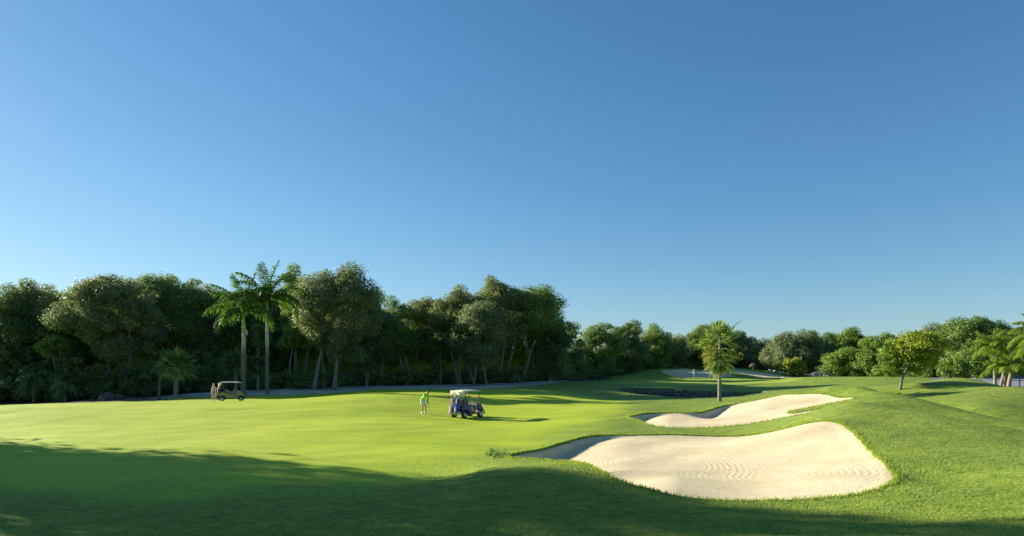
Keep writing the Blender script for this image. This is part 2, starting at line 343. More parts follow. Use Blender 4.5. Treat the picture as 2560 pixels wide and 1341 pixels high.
def make_grass_mat():
    m, nt, p, out = newmat('grass_turf')
    geo = nt.nodes.new('ShaderNodeNewGeometry'); pos = geo.outputs['Position']
    fair_, green_, lit_, rock_ = [attr(nt, k) for k in ('fair', 'green', 'litter', 'rock')]
    big = noise(nt, pos, 0.12, 4, 0.55)
    mid = noise(nt, scaled(nt, pos, (1, 1.6, 1)), 0.9, 4, 0.6)
    fine = noise(nt, pos, 9.0, 5, 0.65)
    vfine = noise(nt, pos, 38.0, 3, 0.7)
    stripe = noise(nt, scaled(nt, pos, (0.10, 0.9, 1)), 1.0, 3, 0.5)
    fw = ramp(nt, stripe, [(0.3, (0.345, 0.455, 0.020)), (0.7, (0.450, 0.540, 0.028))])
    fw = mixc(nt, mth(nt, 'MULTIPLY', mth(nt, 'SUBTRACT', big, 0.45, True), 1.6, True), fw, (0.44, 0.40, 0.050))
    fw = mixc(nt, mth(nt, 'MULTIPLY', mth(nt, 'SUBTRACT', mid, 0.5, True), 1.2, True), fw, (0.30, 0.39, 0.02))
    ro = ramp(nt, mid, [(0.3, (0.175, 0.240, 0.030)), (0.55, (0.240, 0.315, 0.040)), (0.75, (0.310, 0.365, 0.060))])
    ro = mixc(nt, mth(nt, 'MULTIPLY', mth(nt, 'SUBTRACT', big, 0.5, True), 1.4, True), ro, (0.29, 0.31, 0.06))
    gr = (0.33, 0.42, 0.05)
    tuft = noise(nt, scaled(nt, pos, (0.8, 1.5, 1)), 3.6, 5, 0.75)
    ro = mixc(nt, mth(nt, 'MULTIPLY', mth(nt, 'SUBTRACT', noise(nt, pos, 12.0, 4, 0.7), 0.5, True), 3.5, True), ro, (0.36, 0.40, 0.09))
    ro = mixc(nt, mth(nt, 'MULTIPLY', mth(nt, 'SUBTRACT', tuft, 0.47, True), 4.5, True), ro, (0.075, 0.140, 0.014))
    c = mixc(nt, fair_, ro, fw); c = mixc(nt, green_, c, gr)
    c = mixc(nt, mth(nt, 'MULTIPLY', mth(nt, 'SUBTRACT', fine, 0.42, True), 2.2, True), c, mixc(nt, 0.55, c, (0.02, 0.05, 0.004)))
    c = mixc(nt, mth(nt, 'MULTIPLY', mth(nt, 'SUBTRACT', vfine, 0.55, True), 2.5, True), c, mixc(nt, 0.3, c, (0.35, 0.33, 0.12)))
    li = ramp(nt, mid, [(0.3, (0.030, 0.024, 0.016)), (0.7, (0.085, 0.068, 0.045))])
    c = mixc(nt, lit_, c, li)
    sy = ramp(nt, noise(nt, scaled(nt, pos, (0.5, 1.2, 1)), 0.8, 5, 0.7), [(0.35, (0.24, 0.20, 0.15)), (0.58, (0.62, 0.55, 0.45))])
    c = mixc(nt, attr(nt, 'sandy'), c, sy)
    rk = ramp(nt, noise(nt, scaled(nt, pos, (1, 1, 2.5)), 2.2, 6, 0.65), [(0.3, (0.02, 0.018, 0.013)), (0.52, (0.10, 0.09, 0.075)), (0.68, (0.30, 0.28, 0.25))])
    c = mixc(nt, rock_, c, rk)
    nt.links.new(c, p.inputs['Base Color'])
    p.inputs['Roughness'].default_value = 0.75; p.inputs['Specular IOR Level'].default_value = 0.12
    b1 = bump(nt, noise(nt, pos, 7.0, 5, 0.75), 0.32, 0.05)
    b2 = bump(nt, noise(nt, pos, 30.0, 4, 0.8), 0.7, 0.02, b1)
    mixn = nt.nodes.new('ShaderNodeMix'); mixn.data_type = 'VECTOR'
    f2 = mth(nt, 'MAXIMUM', fair_, green_); f2 = mth(nt, 'MULTIPLY', f2, 0.45)
    nt.links.new(f2, mixn.inputs[0]); nt.links.new(b2, mixn.inputs[4]); nt.links.new(geo.outputs['Normal'], mixn.inputs[5])
    nt.links.new(mixn.outputs[1], p.inputs['Normal'])
    return m
M_GRASS = make_grass_mat()
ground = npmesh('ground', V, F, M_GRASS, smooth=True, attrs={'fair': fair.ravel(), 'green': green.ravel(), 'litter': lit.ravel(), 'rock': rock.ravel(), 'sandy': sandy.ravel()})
tag(ground, 'mown green golf course turf with rolling mounds', 'ground', kind='structure')

# ---- sand
def make_sand_mat(name, rings=True):
    m, nt, p, out = newmat(name)
    geo = nt.nodes.new('ShaderNodeNewGeometry'); pos = geo.outputs['Position']
    a = noise(nt, pos, 0.5, 4, 0.6); b = noise(nt, pos, 40, 3, 0.7)
    c = ramp(nt, a, [(0.3, (0.57, 0.46, 0.27)), (0.7, (0.72, 0.61, 0.38))])
    c = mixc(nt, mth(nt, 'MULTIPLY', mth(nt, 'SUBTRACT', b, 0.52, True), 1.5, True), c, (0.40, 0.31, 0.20))
    nt.links.new(c, p.inputs['Base Color']); p.inputs['Roughness'].default_value = 0.95; p.inputs['Specular IOR Level'].default_value = 0.1
    nrm = bump(nt, noise(nt, pos, 5, 5, 0.75), 0.55, 0.045)
    nrm = bump(nt, noise(nt, pos, 45, 3, 0.8), 0.6, 0.012, nrm)
    if rings:
        h = None
        wn_ = noise(nt, pos, 0.35, 2)
        for (cx, cy, w0, w1) in ((4.95, 21.5, 1.3, 3.2), (7.5, 18.0, 0.5, 2.9)):
            vm = nt.nodes.new('ShaderNodeVectorMath'); vm.operation = 'SUBTRACT'; nt.links.new(pos, vm.inputs[0]); vm.inputs[1].default_value = (cx, cy, 0)
            mp = scaled(nt, vm.outputs[0], (1, 0.62 if cx < 6 else 0.8, 0))
            ln = nt.nodes.new('ShaderNodeVectorMath'); ln.operation = 'LENGTH'; nt.links.new(mp, ln.inputs[0])
            r_ = mth(nt, 'ADD', ln.outputs['Value'], mth(nt, 'MULTIPLY', wn_, 0.035))
            s = mth(nt, 'SINE', mth(nt, 'MULTIPLY', r_, 2*math.pi/0.17))
            env = mth(nt, 'MULTIPLY', mth(nt, 'MULTIPLY', mth(nt, 'SUBTRACT', r_, w0), 4, True), mth(nt, 'MULTIPLY', mth(nt, 'SUBTRACT', w1, r_), 2, True))
            amp = mth(nt, 'MULTIPLY', env, mth(nt, 'MULTIPLY', mth(nt, 'SUBTRACT', noise(nt, pos, 0.9, 2), 0.22, True), 2.4))
            t = mth(nt, 'MULTIPLY', s, amp)
            h = t if h is None else mth(nt, 'ADD', h, t)
        nrm = bump(nt, h, 0.6, 0.0045, nrm)
        rk_ = nt.nodes.new('ShaderNodeTexWave'); rk_.inputs['Scale'].default_value = 2.2; rk_.inputs['Distortion'].default_value = 3.5; rk_.inputs['Detail'].default_value = 3; rk_.inputs['Detail Scale'].default_value = 0.6
        rk_.bands_direction = 'Y'; nt.links.new(pos, rk_.inputs['Vector'])
        nrm = bump(nt, mth(nt, 'MULTIPLY', rk_.outputs['Fac'], noise(nt, pos, 0.7, 3)), 0.5, 0.008, nrm)
    nt.links.new(nrm, p.inputs['Normal'])
    return m
M_SAND = make_sand_mat('bunker_sand'); M_SAND2 = make_sand_mat('bunker_sand_far', False)
def sheet(name, poly, mat, hf, margin, nth, nrr, label, kind='structure', fn=None):
    th = np.arctan2(poly[:,0], poly[:,1]); r = np.hypot(poly[:,0], poly[:,1])
    t = np.linspace(th.min()-0.01, th.max()+0.01, nth); q = np.exp(np.linspace(np.log(r.min()-margin-0.3), np.log(r.max()+margin+0.3), nrr))
    T, Q = np.meshgrid(t, q, indexing='ij'); X, Y = Q*np.sin(T), Q*np.cos(T)
    d = polydist(X, Y, poly).reshape(X.shape); Z = hf(X, Y)
    ix = np.arange(nth*nrr).reshape(nth, nrr)
    Fq = np.stack([ix[:-1,:-1], ix[:-1,1:], ix[1:,1:], ix[1:,:-1]], -1).reshape(-1, 4)
    keep = (d.ravel()[Fq].max(1) > -margin)
    Fq = Fq[keep]; used, inv = np.unique(Fq, return_inverse=True)
    Vv = np.stack([X, Y, Z], -1).reshape(-1, 3)[used]
    o = npmesh(name, Vv, inv.reshape(-1, 4), mat, smooth=True)
    tag(o, label, None, kind=kind); return o
sheet('bunker_sand', BK1, M_SAND, sand_h, 0.12, 500, 420, 'large raked pale sand bunker below the front mound')
sheet('bunker_sand', BK2, M_SAND2, sand_h, 0.12, 420, 260, 'second pale sand bunker behind the large one')
sheet('bunker_sand', BK3, M_SAND2, sand_h, 0.3, 140, 60, 'shaded sand bunker behind the flag')
sheet('bunker_sand', BK4, M_SAND2, sand_h, 0.3, 140, 60, 'shaded sand bunker right of the flag behind the green')
# ------------------------------------------------------------------ foliage materials
def leafmat(name, dark, light, trans=0.35, rough=0.55):
    m = bpy.data.materials.new(name); m.use_nodes = True; nt = m.node_tree; nt.nodes.clear()
    out = nt.nodes.new('ShaderNodeOutputMaterial')
    geo = nt.nodes.new('ShaderNodeNewGeometry')
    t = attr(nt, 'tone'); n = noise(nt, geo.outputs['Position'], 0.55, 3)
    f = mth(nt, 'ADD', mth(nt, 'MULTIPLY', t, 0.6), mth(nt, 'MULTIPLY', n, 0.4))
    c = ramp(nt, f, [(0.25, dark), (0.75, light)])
    d = nt.nodes.new('ShaderNodeBsdfPrincipled'); d.inputs['Roughness'].default_value = rough
    d.inputs['Specular IOR Level'].default_value = 0.3
    nt.links.new(c, d.inputs['Base Color'])
    tr = nt.nodes.new('ShaderNodeBsdfTranslucent')
    nt.links.new(mixc(nt, 0.5, c, tuple(min(1, a*b) for a, b in zip(light, (1.5, 1.5, 0.6)))), tr.inputs['Color'])
    mx = nt.nodes.new('ShaderNodeMixShader'); mx.inputs[0].default_value = trans
    nt.links.new(d.outputs[0], mx.inputs[1]); nt.links.new(tr.outputs[0], mx.inputs[2]); nt.links.new(mx.outputs[0], out.inputs[0])
    return m
LM = {
 'dark':  leafmat('leaf_dark', (0.065, 0.112, 0.044), (0.195, 0.280, 0.104)),
 'mid':   leafmat('leaf_mid', (0.083, 0.144, 0.037), (0.247, 0.356, 0.092)),
 'olive': leafmat('leaf_olive', (0.095, 0.129, 0.047), (0.280, 0.325, 0.123)),
 'grey':  leafmat('leaf_grey', (0.092, 0.126, 0.061), (0.263, 0.315, 0.147)),
 'bright':leafmat('leaf_bright', (0.085, 0.160, 0.022), (0.260, 0.370, 0.065)),
 'lime':  leafmat('leaf_lime', (0.120, 0.190, 0.020), (0.400, 0.450, 0.050)),
 'palm':  leafmat('leaf_palm', (0.037, 0.094, 0.014), (0.114, 0.229, 0.031), 0.4, 0.4),
 'fan':   leafmat('leaf_fan', (0.092, 0.172, 0.040), (0.368, 0.460, 0.138), 0.35, 0.4),
 'yellow':leafmat('leaf_yellow', (0.150, 0.190, 0.020), (0.330, 0.340, 0.050), 0.4),
 'dead':  leafmat('leaf_dead', (0.160, 0.100, 0.050), (0.380, 0.270, 0.150), 0.2, 0.8),
 'coco':  leafmat('leaf_coco', (0.080, 0.150, 0.020), (0.270, 0.350, 0.050), 0.45, 0.4),
}
def barkmat(name, lo, hi, sc=3.0):
    m, nt, p, out = newmat(name); tc = nt.nodes.new('ShaderNodeTexCoord'); o = tc.outputs['Object']
    f = noise(nt, scaled(nt, o, (1, 1, 0.35)), sc*3, 5, 0.65)
    nt.links.new(ramp(nt, f, [(0.32, lo), (0.68, hi)]), p.inputs['Base Color']); p.inputs['Roughness'].default_value = 0.9
    nt.links.new(bump(nt, f, 0.6, 0.05), p.inputs['Normal']); return m
M_BARK = barkmat('bark_grey', (0.075, 0.066, 0.055), (0.30, 0.275, 0.23))
M_BARKD = barkmat('bark_dark', (0.05, 0.04, 0.03), (0.15, 0.12, 0.10))
M_PALMB = barkmat('bark_palm', (0.20, 0.17, 0.13), (0.42, 0.37, 0.30))

# ------------------------------------------------------------------ geometry helpers
class MB:
    def __init__(s): s.v = []; s.f = []; s.n = 0
    def add(s, V, F):
        V = np.asarray(V, float); s.v.append(V); s.f += [tuple(i+s.n for i in f) for f in F]; s.n += len(V)
    def tube(s, pts, rad, k=8, cap=True):
        pts = np.asarray(pts, float); n = len(pts)
        if np.isscalar(rad): rad = [rad]*n
        T = np.gradient(pts, axis=0); T /= np.linalg.norm(T, axis=1)[:,None]+1e-9
        up = np.array([0, 0, 1.0]) if abs(T[0][2]) < 0.9 else np.array([1.0, 0, 0])
        a = np.cross(T[0], up); a /= np.linalg.norm(a)
        V = []
        for i in range(n):
            a = a-T[i]*a.dot(T[i]); a /= np.linalg.norm(a)+1e-9; b = np.cross(T[i], a)
            for j in range(k):
                t = 2*math.pi*j/k; V.append(pts[i]+rad[i]*(math.cos(t)*a+math.sin(t)*b))
        F = [(i*k+j, i*k+(j+1)%k, (i+1)*k+(j+1)%k, (i+1)*k+j) for i in range(n-1) for j in range(k)]
        if cap: F += [tuple(range(k))[::-1], tuple((n-1)*k+j for j in range(k))]
        s.add(V, F)
    def box(s, c, sz, rot=None, taper=1.0):
        V = np.array([(x, y, z) for z in (-.5, .5) for y in (-.5, .5) for x in (-.5, .5)])*np.array(sz)
        V[4:, :2] *= taper
        if rot is not None: V = V@np.array(Matrix.Rotation(rot[1], 3, rot[0])).T
        s.add(V+np.array(c), [(0,2,3,1),(4,5,7,6),(0,1,5,4),(2,6,7,3),(0,4,6,2),(1,3,7,5)])
    def build(s, name, mat, parent=None, smooth=False, bev=0.0, **kw):
        o = npmesh(name, np.concatenate(s.v), s.f, mat, parent, smooth, **kw)
        if bev:
            b = o.modifiers.new('bevel', 'BEVEL'); b.width = bev; b.segments = 2; b.limit_method = 'ANGLE'
        return o

def leafquads(C, Nrm, size, r, aspect=1.8):
    """leaf faces (folded diamonds) at C with normals Nrm"""
    n = len(C); u = r.normal(0, 1, (n, 3)); u -= Nrm*(u*Nrm).sum(1)[:,None]; u /= np.linalg.norm(u, axis=1)[:,None]+1e-9
    w = np.cross(Nrm, u); s = (size*r.uniform(0.6, 1.35, n))[:,None]
    V = np.stack([C-u*s*0.5, C+w*s*0.5/aspect-u*s*0.05+Nrm*s*0.06, C+u*s*0.5, C-w*s*0.5/aspect-u*s*0.05+Nrm*s*0.06], 1).reshape(-1, 3)
    return V, np.arange(4*n).reshape(n, 4)
def unit(r, n):
    d = r.normal(0, 1, (n, 3)); return d/np.linalg.norm(d, axis=1)[:,None]

def clumps(centers, radii, per, size, r, flat=0.75):
    """leaf clumps: leaves spread over and in each little lobe, most facing outward and up"""
    Cs, Ns, T = [], [], []
    for c, R_, n in zip(centers, radii, per):
        d = unit(r, n); rr = R_*(1-0.55*r.random(n)**2.0)*(1+0.12*r.normal(0, 1, n))
        P_ = c+d*rr[:,None]*np.array([1, 1, flat])
        nn = d*0.8+unit(r, n)*0.8+np.array([0, 0, 0.45]); nn /= np.linalg.norm(nn, axis=1)[:,None]
        Cs.append(P_); Ns.append(nn); T.append(np.clip(r.normal(0.5+0.16*r.normal(), 0.17, n), 0, 1))
    C_ = np.concatenate(Cs); N_ = np.concatenate(Ns); T_ = np.concatenate(T)
    V, F = leafquads(C_, N_, size, r); return V, F, T_

def curve(p0, p1, r, bend=0.12, n=7, sag=0.0):
    p0 = np.array(p0, float); p1 = np.array(p1, float); L = np.linalg.norm(p1-p0)
    o1 = unit(r, 1)[0]*L*bend; o2 = unit(r, 1)[0]*L*bend*0.7
    t = np.linspace(0, 1, n)[:,None]
    return p0+(p1-p0)*t+o1*np.sin(t*math.pi)+o2*np.sin(t*2*math.pi)*0.5+np.array([0, 0, sag*L])*np.sin(t*math.pi)

SEED = [100]
def tree(name, label, cat, px, top, bot, hw, Y, kind, stems=None, dens=1.0, lobes=None, group=None, base=None, shape='round', depth=0.8, leaf=None, bark=None, gap=0.0, sky_=1.0):
    """broadleaf tree; crown drawn from photo px at depth Y; stems: [(px base, px top)]"""
    SEED[0] += 1; r = np.random.default_rng(SEED[0])
    sc = Y/FPX
    ztop = CAMZ-(top-HY)*sc; zbot = CAMZ-(bot-HY)*sc; hx = hw*sc; hy = hx*depth
    cx = (px-CX)*sc; cz = (ztop+zbot)/2; hz = (ztop-zbot)/2
    bp = base if base is not None else px
    bx = (bp-CX)*sc; bz = gz(bx, Y)-0.1
    t = empty(name, (bx, Y, bz), 0, label, cat, group)
    O = np.array([bx, Y, bz])
    vol = hx*hz
    nl = lobes or int(np.clip(16+vol*1.5, 18, 95))
    L = []; tries = 0; ph = r.uniform(0, 6.28, 4)
    while len(L) < nl and tries < nl*30:
        tries += 1
        d = unit(r, 1)[0]; k = r.uniform(0.35, 1.0)**0.45
        if shape == 'umbrella': 
            if d[2] < -0.25: d[2] *= 0.3
        k *= 1+0.13*math.sin(3*math.atan2(d[2], d[0])+ph[0])+0.10*math.sin(5*math.atan2(d[2], d[0])+ph[1])+0.08*math.sin(8*math.atan2(d[2], d[0])+ph[2])
        x, y, z = d*k
        q = np.array([cx+x*hx*0.86, Y+y*hy*0.86, cz+z*hz*0.88])
        if all(np.linalg.norm((q-o)/np.array([1, 1, 0.8])) > min(hx, hz)*0.17 for o in L): L.append(q)
    L = np.array(L); m = (hx*hy*hz)**(1/3)
    rad = m*r.uniform(0.15, 0.40, len(L))*(55/max(len(L), 20))**0.25
    rad = np.maximum(rad, 0.3)
    lf = leaf or (0.16+0.0013*Y)
    per = np.maximum(20, (dens*4.2*math.pi*rad**2/(lf*lf*0.5)).astype(int))
    V, F, T = clumps(L-O, rad, per, lf, r)
    # loose sprays on the outline
    ns = int(len(L)*0.9); d = unit(r, ns); d[:,2] = np.abs(d[:,2])*1.0-0.15
    S = np.array([cx, Y, cz])+d*np.array([hx, hy, hz])*r.uniform(0.86, 1.05, ns)[:,None]
    V2, F2, T2 = clumps(S-O, r.uniform(0.25, 0.6, ns)*min(1.2, 0.4+m*0.16), np.full(ns, int(26*dens)+6), lf, r)
    V = np.concatenate([V, V2]); F = np.concatenate([F, F2+len(V)-len(V2)]); T = np.concatenate([T, T2])
    npmesh('crown', V, F, LM[kind], t, fattrs={'tone': T})
    # trunk and limbs
    b = MB(); stems = stems or [(bp, px)]
    H = ztop-bz
    tops = []
    r0 = max(0.10, min(0.32, H*0.016))
    for (sb, st) in stems:
        p0 = np.array([(sb-CX)*sc, Y+r.uniform(-0.5, 0.5)*(len(stems) > 1), bz])
        p1 = np.array([(st-CX)*sc, Y+r.uniform(-0.8, 0.8), zbot+ (cz-zbot)*r.uniform(0.3, 0.7)])
        pts = curve(p0, p1, r, 0.035, 9)-O
        rr = r0*(1 if len(stems) < 3 else 0.75)*np.linspace(1.0, 0.62, 9); rr[0] *= 1.5; rr[1] *= 1.12
        b.tube(pts, rr, 9); tops.append((pts[-1]+O, rr[-1]))
        for k in (5, 6, 7):
            if r.random() < 0.6:
                q = L[r.integers(len(L))]; b.tube(curve(pts[k], q-O, r, 0.08, 7, 0.05), np.linspace(rr[k]*0.55, 0.03, 7), 6)
    # limbs fork: a few mains, each feeding the nearest lobes
    nm = int(np.clip(len(L)//8, 3, 8)); mains = L[r.choice(len(L), nm, replace=False)]
    ends = []
    for q in mains:
        tp, tr_ = tops[int(np.argmin([np.linalg.norm(q-a) for a, _ in tops]))]
        e = tp+(q-tp)*0.62; c = curve(tp-O, e-O, r, 0.10, 7, 0.06)
        b.tube(c, np.linspace(tr_*0.75, tr_*0.38, 7), 7); ends.append((c[-1]+O, tr_*0.38, c))
    for q in L:
        e, er, c = ends[int(np.argmin([np.linalg.norm(q-a[0]) for a in ends]))]
        b.tube(curve(e-O, q-O, r, 0.10, 5, 0.03), np.linspace(max(er*0.6, 0.03), 0.018, 5), 5, cap=False)
    b.build('trunk', bark or M_BARK, t, True)
    return t

# ------------------------------------------------------------------ palms
def ribbon_leaflets(root, tip, width, r, droop=0.35, n=3, wd=None):
    """narrow leaflets from root points to tips, bending down; arrays (m,3)"""
    m = len(root); d = tip-root; L = np.linalg.norm(d, axis=1)[:,None]
    side = np.cross(d/L, np.array([0, 0, 1.0])); side /= np.linalg.norm(side, axis=1)[:,None]+1e-6
    tilt = r.uniform(-0.7, 0.7, (m, 1)); side = side*np.cos(tilt)+np.array([0, 0, 1.0])*np.sin(tilt)
    ts = np.linspace(0, 1, n+1); wd = wd if wd else [0.5, 1.0, 0.75, 0.08] if n == 3 else [0.6, 1.0, 0.1]
    rows = []
    for k, t_ in enumerate(ts):
        c = root+d*t_-np.array([0, 0, 1.0])*L*droop*t_*t_
        rows.append(np.stack([c-side*width*wd[k]*0.5, c+side*width*wd[k]*0.5], 1))
    V = np.stack(rows, 1).reshape(-1, 3)      # m,(n+1),2
    base = np.arange(m)[:,None]*(2*(n+1))
    F = np.concatenate([base+np.array([2*k, 2*k+1, 2*k+3, 2*k+2]) for k in range(n)], 0)
    return V, F
def pinnate_frond(r, az, elev, length, leaflet, curl, mat, parent, org, pairs=46, w=0.055, name='frond', droop=0.5, plume=0.5, twist=0):
    n = 14; t = np.linspace(0, 1, n)
    h = np.array([math.cos(az), math.sin(az)])
    pts = np.zeros((n, 3)); a = elev; step = length/(n-1); p = np.zeros(3)
    for i in range(1, n):
        a = elev-curl*(i/(n-1))**1.5
        p = p+step*np.array([h[0]*math.cos(a), h[1]*math.cos(a), math.sin(a)]); pts[i] = p
    pts += org
    b = MB(); b.tube(pts, np.linspace(0.045, 0.008, n), 5)
    k = np.linspace(0.14, 0.99, pairs); idx_ = k*(n-1); i = np.clip(idx_.astype(int), 0, n-2); f = (idx_-i)[:,None]
    root = pts[i]*(1-f)+pts[i+1]*f; T = pts[i+1]-pts[i]; T /= np.linalg.norm(T, axis=1)[:,None]
    side = np.cross(T, np.array([0, 0, 1.0])); side /= np.linalg.norm(side, axis=1)[:,None]+1e-6
    up = np.cross(side, T)
    ll = leaflet*np.sin(np.clip(0.12+k*0.9, 0, 1)*math.pi)**0.6
    Vs, Fs, off = [], [], 0
    for s in (-1, 1):
        dirv = T*0.55+side*s*0.85+up*r.uniform(-plume, plume, (pairs, 1))
        dirv /= np.linalg.norm(dirv, axis=1)[:,None]
        tip = root+dirv*(ll*r.uniform(0.8, 1.1, pairs))[:,None]
        V, F = ribbon_leaflets(root, tip, w, r, droop*r.uniform(0.7, 1.3))
        Vs.append(V); Fs.append(F+off); off += len(V)
    V = np.concatenate(Vs); F = np.concatenate(Fs)
    nb = b.n; Va = np.concatenate(b.v+[V]); Fa = b.f+[tuple(x) for x in (F+nb)]
    tone = np.clip(np.full(len(Fa), 0.5)+r.normal(0, 0.15, len(Fa))+r.normal(0, 0.1), 0, 1)
    return npmesh(name, Va, Fa, mat, parent, fattrs={'tone': tone})
def fan_leaf(r, az, elev, pet, rad_, mat, parent, org, fold=0.25, nl=22, w=0.05, name='frond', droop=0.25):
    d = np.array([math.cos(az)*math.cos(elev), math.sin(az)*math.cos(elev), math.sin(elev)])
    c = org+d*pet-np.array([0, 0, 0.06*pet*pet])
    b = MB(); b.tube(np.array([org, org+(c-org)*0.5+np.array([0, 0, 0.06*pet]), c]), [0.022, 0.017, 0.012], 5)
    side = np.cross(d, [0, 0, 1.0]); side /= np.linalg.norm(side)+1e-6
    roll = r.uniform(-0.5, 0.5); upv = np.cross(side, d); side = side*math.cos(roll)+upv*math.sin(roll)
    an = np.linspace(-2.2, 2.2, nl)+r.normal(0, 0.03, nl)
    dirs = d*np.cos(an)[:,None]+side*np.sin(an)[:,None]+np.cross(side, d)*fold*r.uniform(0.3, 1, (nl, 1))
    dirs /= np.linalg.norm(dirs, axis=1)[:,None]
    root = np.repeat(c[None], nl, 0); tip = root+dirs*(rad_*(0.75+0.25*np.cos(an*0.6))*r.uniform(0.85, 1.1, nl))[:,None]
    V, F = ribbon_leaflets(root, tip, w*2.1, r, droop, wd=[0.25, 1.1, 0.75, 0.05])
    nb = b.n; Va = np.concatenate(b.v+[V]); Fa = b.f+[tuple(x) for x in (F+nb)]
    tone = np.clip(np.full(len(Fa), 0.5)+r.normal(0, 0.12, len(Fa))+r.normal(0, 0.12), 0, 1)
    return npmesh(name, Va, Fa, mat, parent, fattrs={'tone': tone})
def palm_trunk(t, H, rprof, lean, mat, name='trunk', k=14, n=18, rings=True):
    tt = np.linspace(0, 1, n); pts = np.stack([lean[0]*tt**1.4, lean[1]*tt**1.4, H*tt], 1)
    b = MB(); b.tube(pts, np.interp(tt, [a for a, _ in rprof], [c for _, c in rprof]), k)
    return b.build(name, mat, t, True)
def ringbark(name, lo, hi, dark_base=False, freq=9.0):
    m, nt, p, out = newmat(name); tc = nt.nodes.new('ShaderNodeTexCoord'); o = tc.outputs['Object']
    sx = nt.nodes.new('ShaderNodeSeparateXYZ'); nt.links.new(o, sx.inputs[0])
    s = mth(nt, 'SINE', mth(nt, 'MULTIPLY', sx.outputs[2], 2*math.pi*freq/2))
    f = noise(nt, scaled(nt, o, (2, 2, 1)), 2.5, 5, 0.7)
    c = ramp(nt, mth(nt, 'ADD', mth(nt, 'MULTIPLY', s, 0.06), f), [(0.3, lo), (0.62, hi)])
    if dark_base:
        st = noise(nt, scaled(nt, o, (3, 3, 0.8)), 1.3, 4, 0.7)
        k = mth(nt, 'MULTIPLY', mth(nt, 'SUBTRACT', mth(nt, 'ADD', 4.6, mth(nt, 'MULTIPLY', st, 3.0)), sx.outputs[2]), 0.8, True)
        c = mixc(nt, k, c, mixc(nt, 0.75, c, (0.03, 0.028, 0.022)))
    nt.links.new(c, p.inputs['Base Color']); p.inputs['Roughness'].default_value = 0.85
    nt.links.new(bump(nt, mth(nt, 'ADD', s, mth(nt, 'MULTIPLY', f, 2)), 0.4, 0.02), p.inputs['Normal']); return m
M_ROYAL = ringbark('royal_palm_bark', (0.26, 0.24, 0.21), (0.46, 0.44, 0.41), True)
M_SHAFT = plain('crownshaft_green', (0.22, 0.36, 0.05), 0.35, var=0.25, sc=1.5)
M_FANB = ringbark('fan_palm_bark', (0.10, 0.085, 0.065), (0.28, 0.24, 0.18), False, 14)
# ------------------------------------------------------------------ the tree line
GL_ = 'trees along the shaded wood edge'; GRR = 'trees at the far end behind the green'
tree('broadleaf_tree', 'dark dense tree touching the left edge of the photo', 'tree', 5, 706, 985, 85, 90, 'dark', dens=0.9, group=GL_)
tree('broadleaf_tree', 'wide olive topped tree second from the left edge', 'tree', 120, 703, 960, 95, 94, 'olive', group=GL_)
tree('broadleaf_tree', 'small dark tree filling the dip left of the big grey green tree', 'tree', 208, 718, 950, 62, 97, 'mid', group=GL_)
tree('broadleaf_tree', 'big spreading grey green tree left of the lone fan palm', 'tree', 285, 680, 900, 118, 86, 'grey', stems=[(300,290),(312,330),(290,250)], lobes=95, group=GL_)
tree('broadleaf_tree', 'flat topped bright crowned tree behind the lone fan palm', 'tree', 400, 682, 880, 105, 95, 'mid', lobes=80, group=GL_)
tree('broadleaf_tree', 'rounded olive tree just left of the two tall royal palms', 'tree', 495, 688, 930, 80, 99, 'olive', group=GL_)
tree('broadleaf_tree', 'dark tree half hidden behind the taller crown of the royal palms', 'tree', 610, 720, 950, 95, 104, 'dark', group=GL_)
tree('broadleaf_tree', 'dark tree right behind the right hand royal palm trunk', 'tree', 690, 702, 950, 75, 100, 'dark', group=GL_)
tree('broadleaf_tree', 'narrow tree with a bright leafy top just right of the royal palms', 'tree', 738, 671, 900, 42, 94, 'mid', group=GL_)
tree('broadleaf_tree', 'tall grey olive tree with thick leaning trunk beside the sandy strip', 'tree', 842, 661, 905, 112, 84, 'grey', stems=[(787,822),(838,845)], lobes=95, group=GL_, base=787, bark=M_BARK, dens=0.9)
tree('broadleaf_tree', 'dark round tree tucked right of the tall grey olive tree', 'tree', 925, 735, 945, 55, 93, 'dark', stems=[(915,925)], group=GL_, base=915)
tree('broadleaf_tree', 'mid green tree with curved pale stem left of the putting golfer', 'tree', 990, 741, 905, 58, 97, 'mid', stems=[(1018,985),(1030,1000)], group=GL_, base=1018)
tree('broadleaf_tree', 'light olive tree directly above the putting golfer', 'tree', 1072, 733, 905, 62, 100, 'olive', stems=[(1100,1080)], group=GL_, base=1100)
tree('broadleaf_tree', 'pale leaning stemmed tree above the blue golf cart', 'tree', 1140, 731, 890, 75, 97, 'olive', stems=[(1145,1125),(1150,1150)], lobes=70, group=GL_, base=1145)
tree('broadleaf_tree', 'tree of three splayed pale stems above the roof of the blue golf cart', 'tree', 1195, 745, 925, 72, 92, 'grey', stems=[(1186,1165),(1183,1195),(1217,1200)], lobes=70, group=GL_, base=1190)
tree('broadleaf_tree', 'tall domed tree forming the left half of the highest centre crown', 'tree', 1250, 692, 885, 78, 100, 'olive', stems=[(1235,1234),(1240,1265)], lobes=80, group=GL_, base=1238)
tree('broadleaf_tree', 'tall open tree with forked limbs showing sky, right of the domed crown', 'tree', 1325, 703, 900, 82, 103, 'mid', stems=[(1258,1290),(1300,1330)], lobes=70, group=GL_, base=1262, dens=0.72, shape='umbrella')
tree('broadleaf_tree', 'lower drooping tree at the right shoulder of the highest centre crown', 'tree', 1375, 765, 950, 52, 106, 'dark', group=GL_)
tree('broadleaf_tree', 'sparse small crowned tree in the notch before the far wood', 'tree', 1428, 796, 935, 34, 126, 'dark', lobes=26, dens=0.8, group=GL_)
tree('broadleaf_tree', 'bright topped round tree where the cart path ends', 'tree', 1502, 797, 940, 58, 136, 'mid', group=GL_)
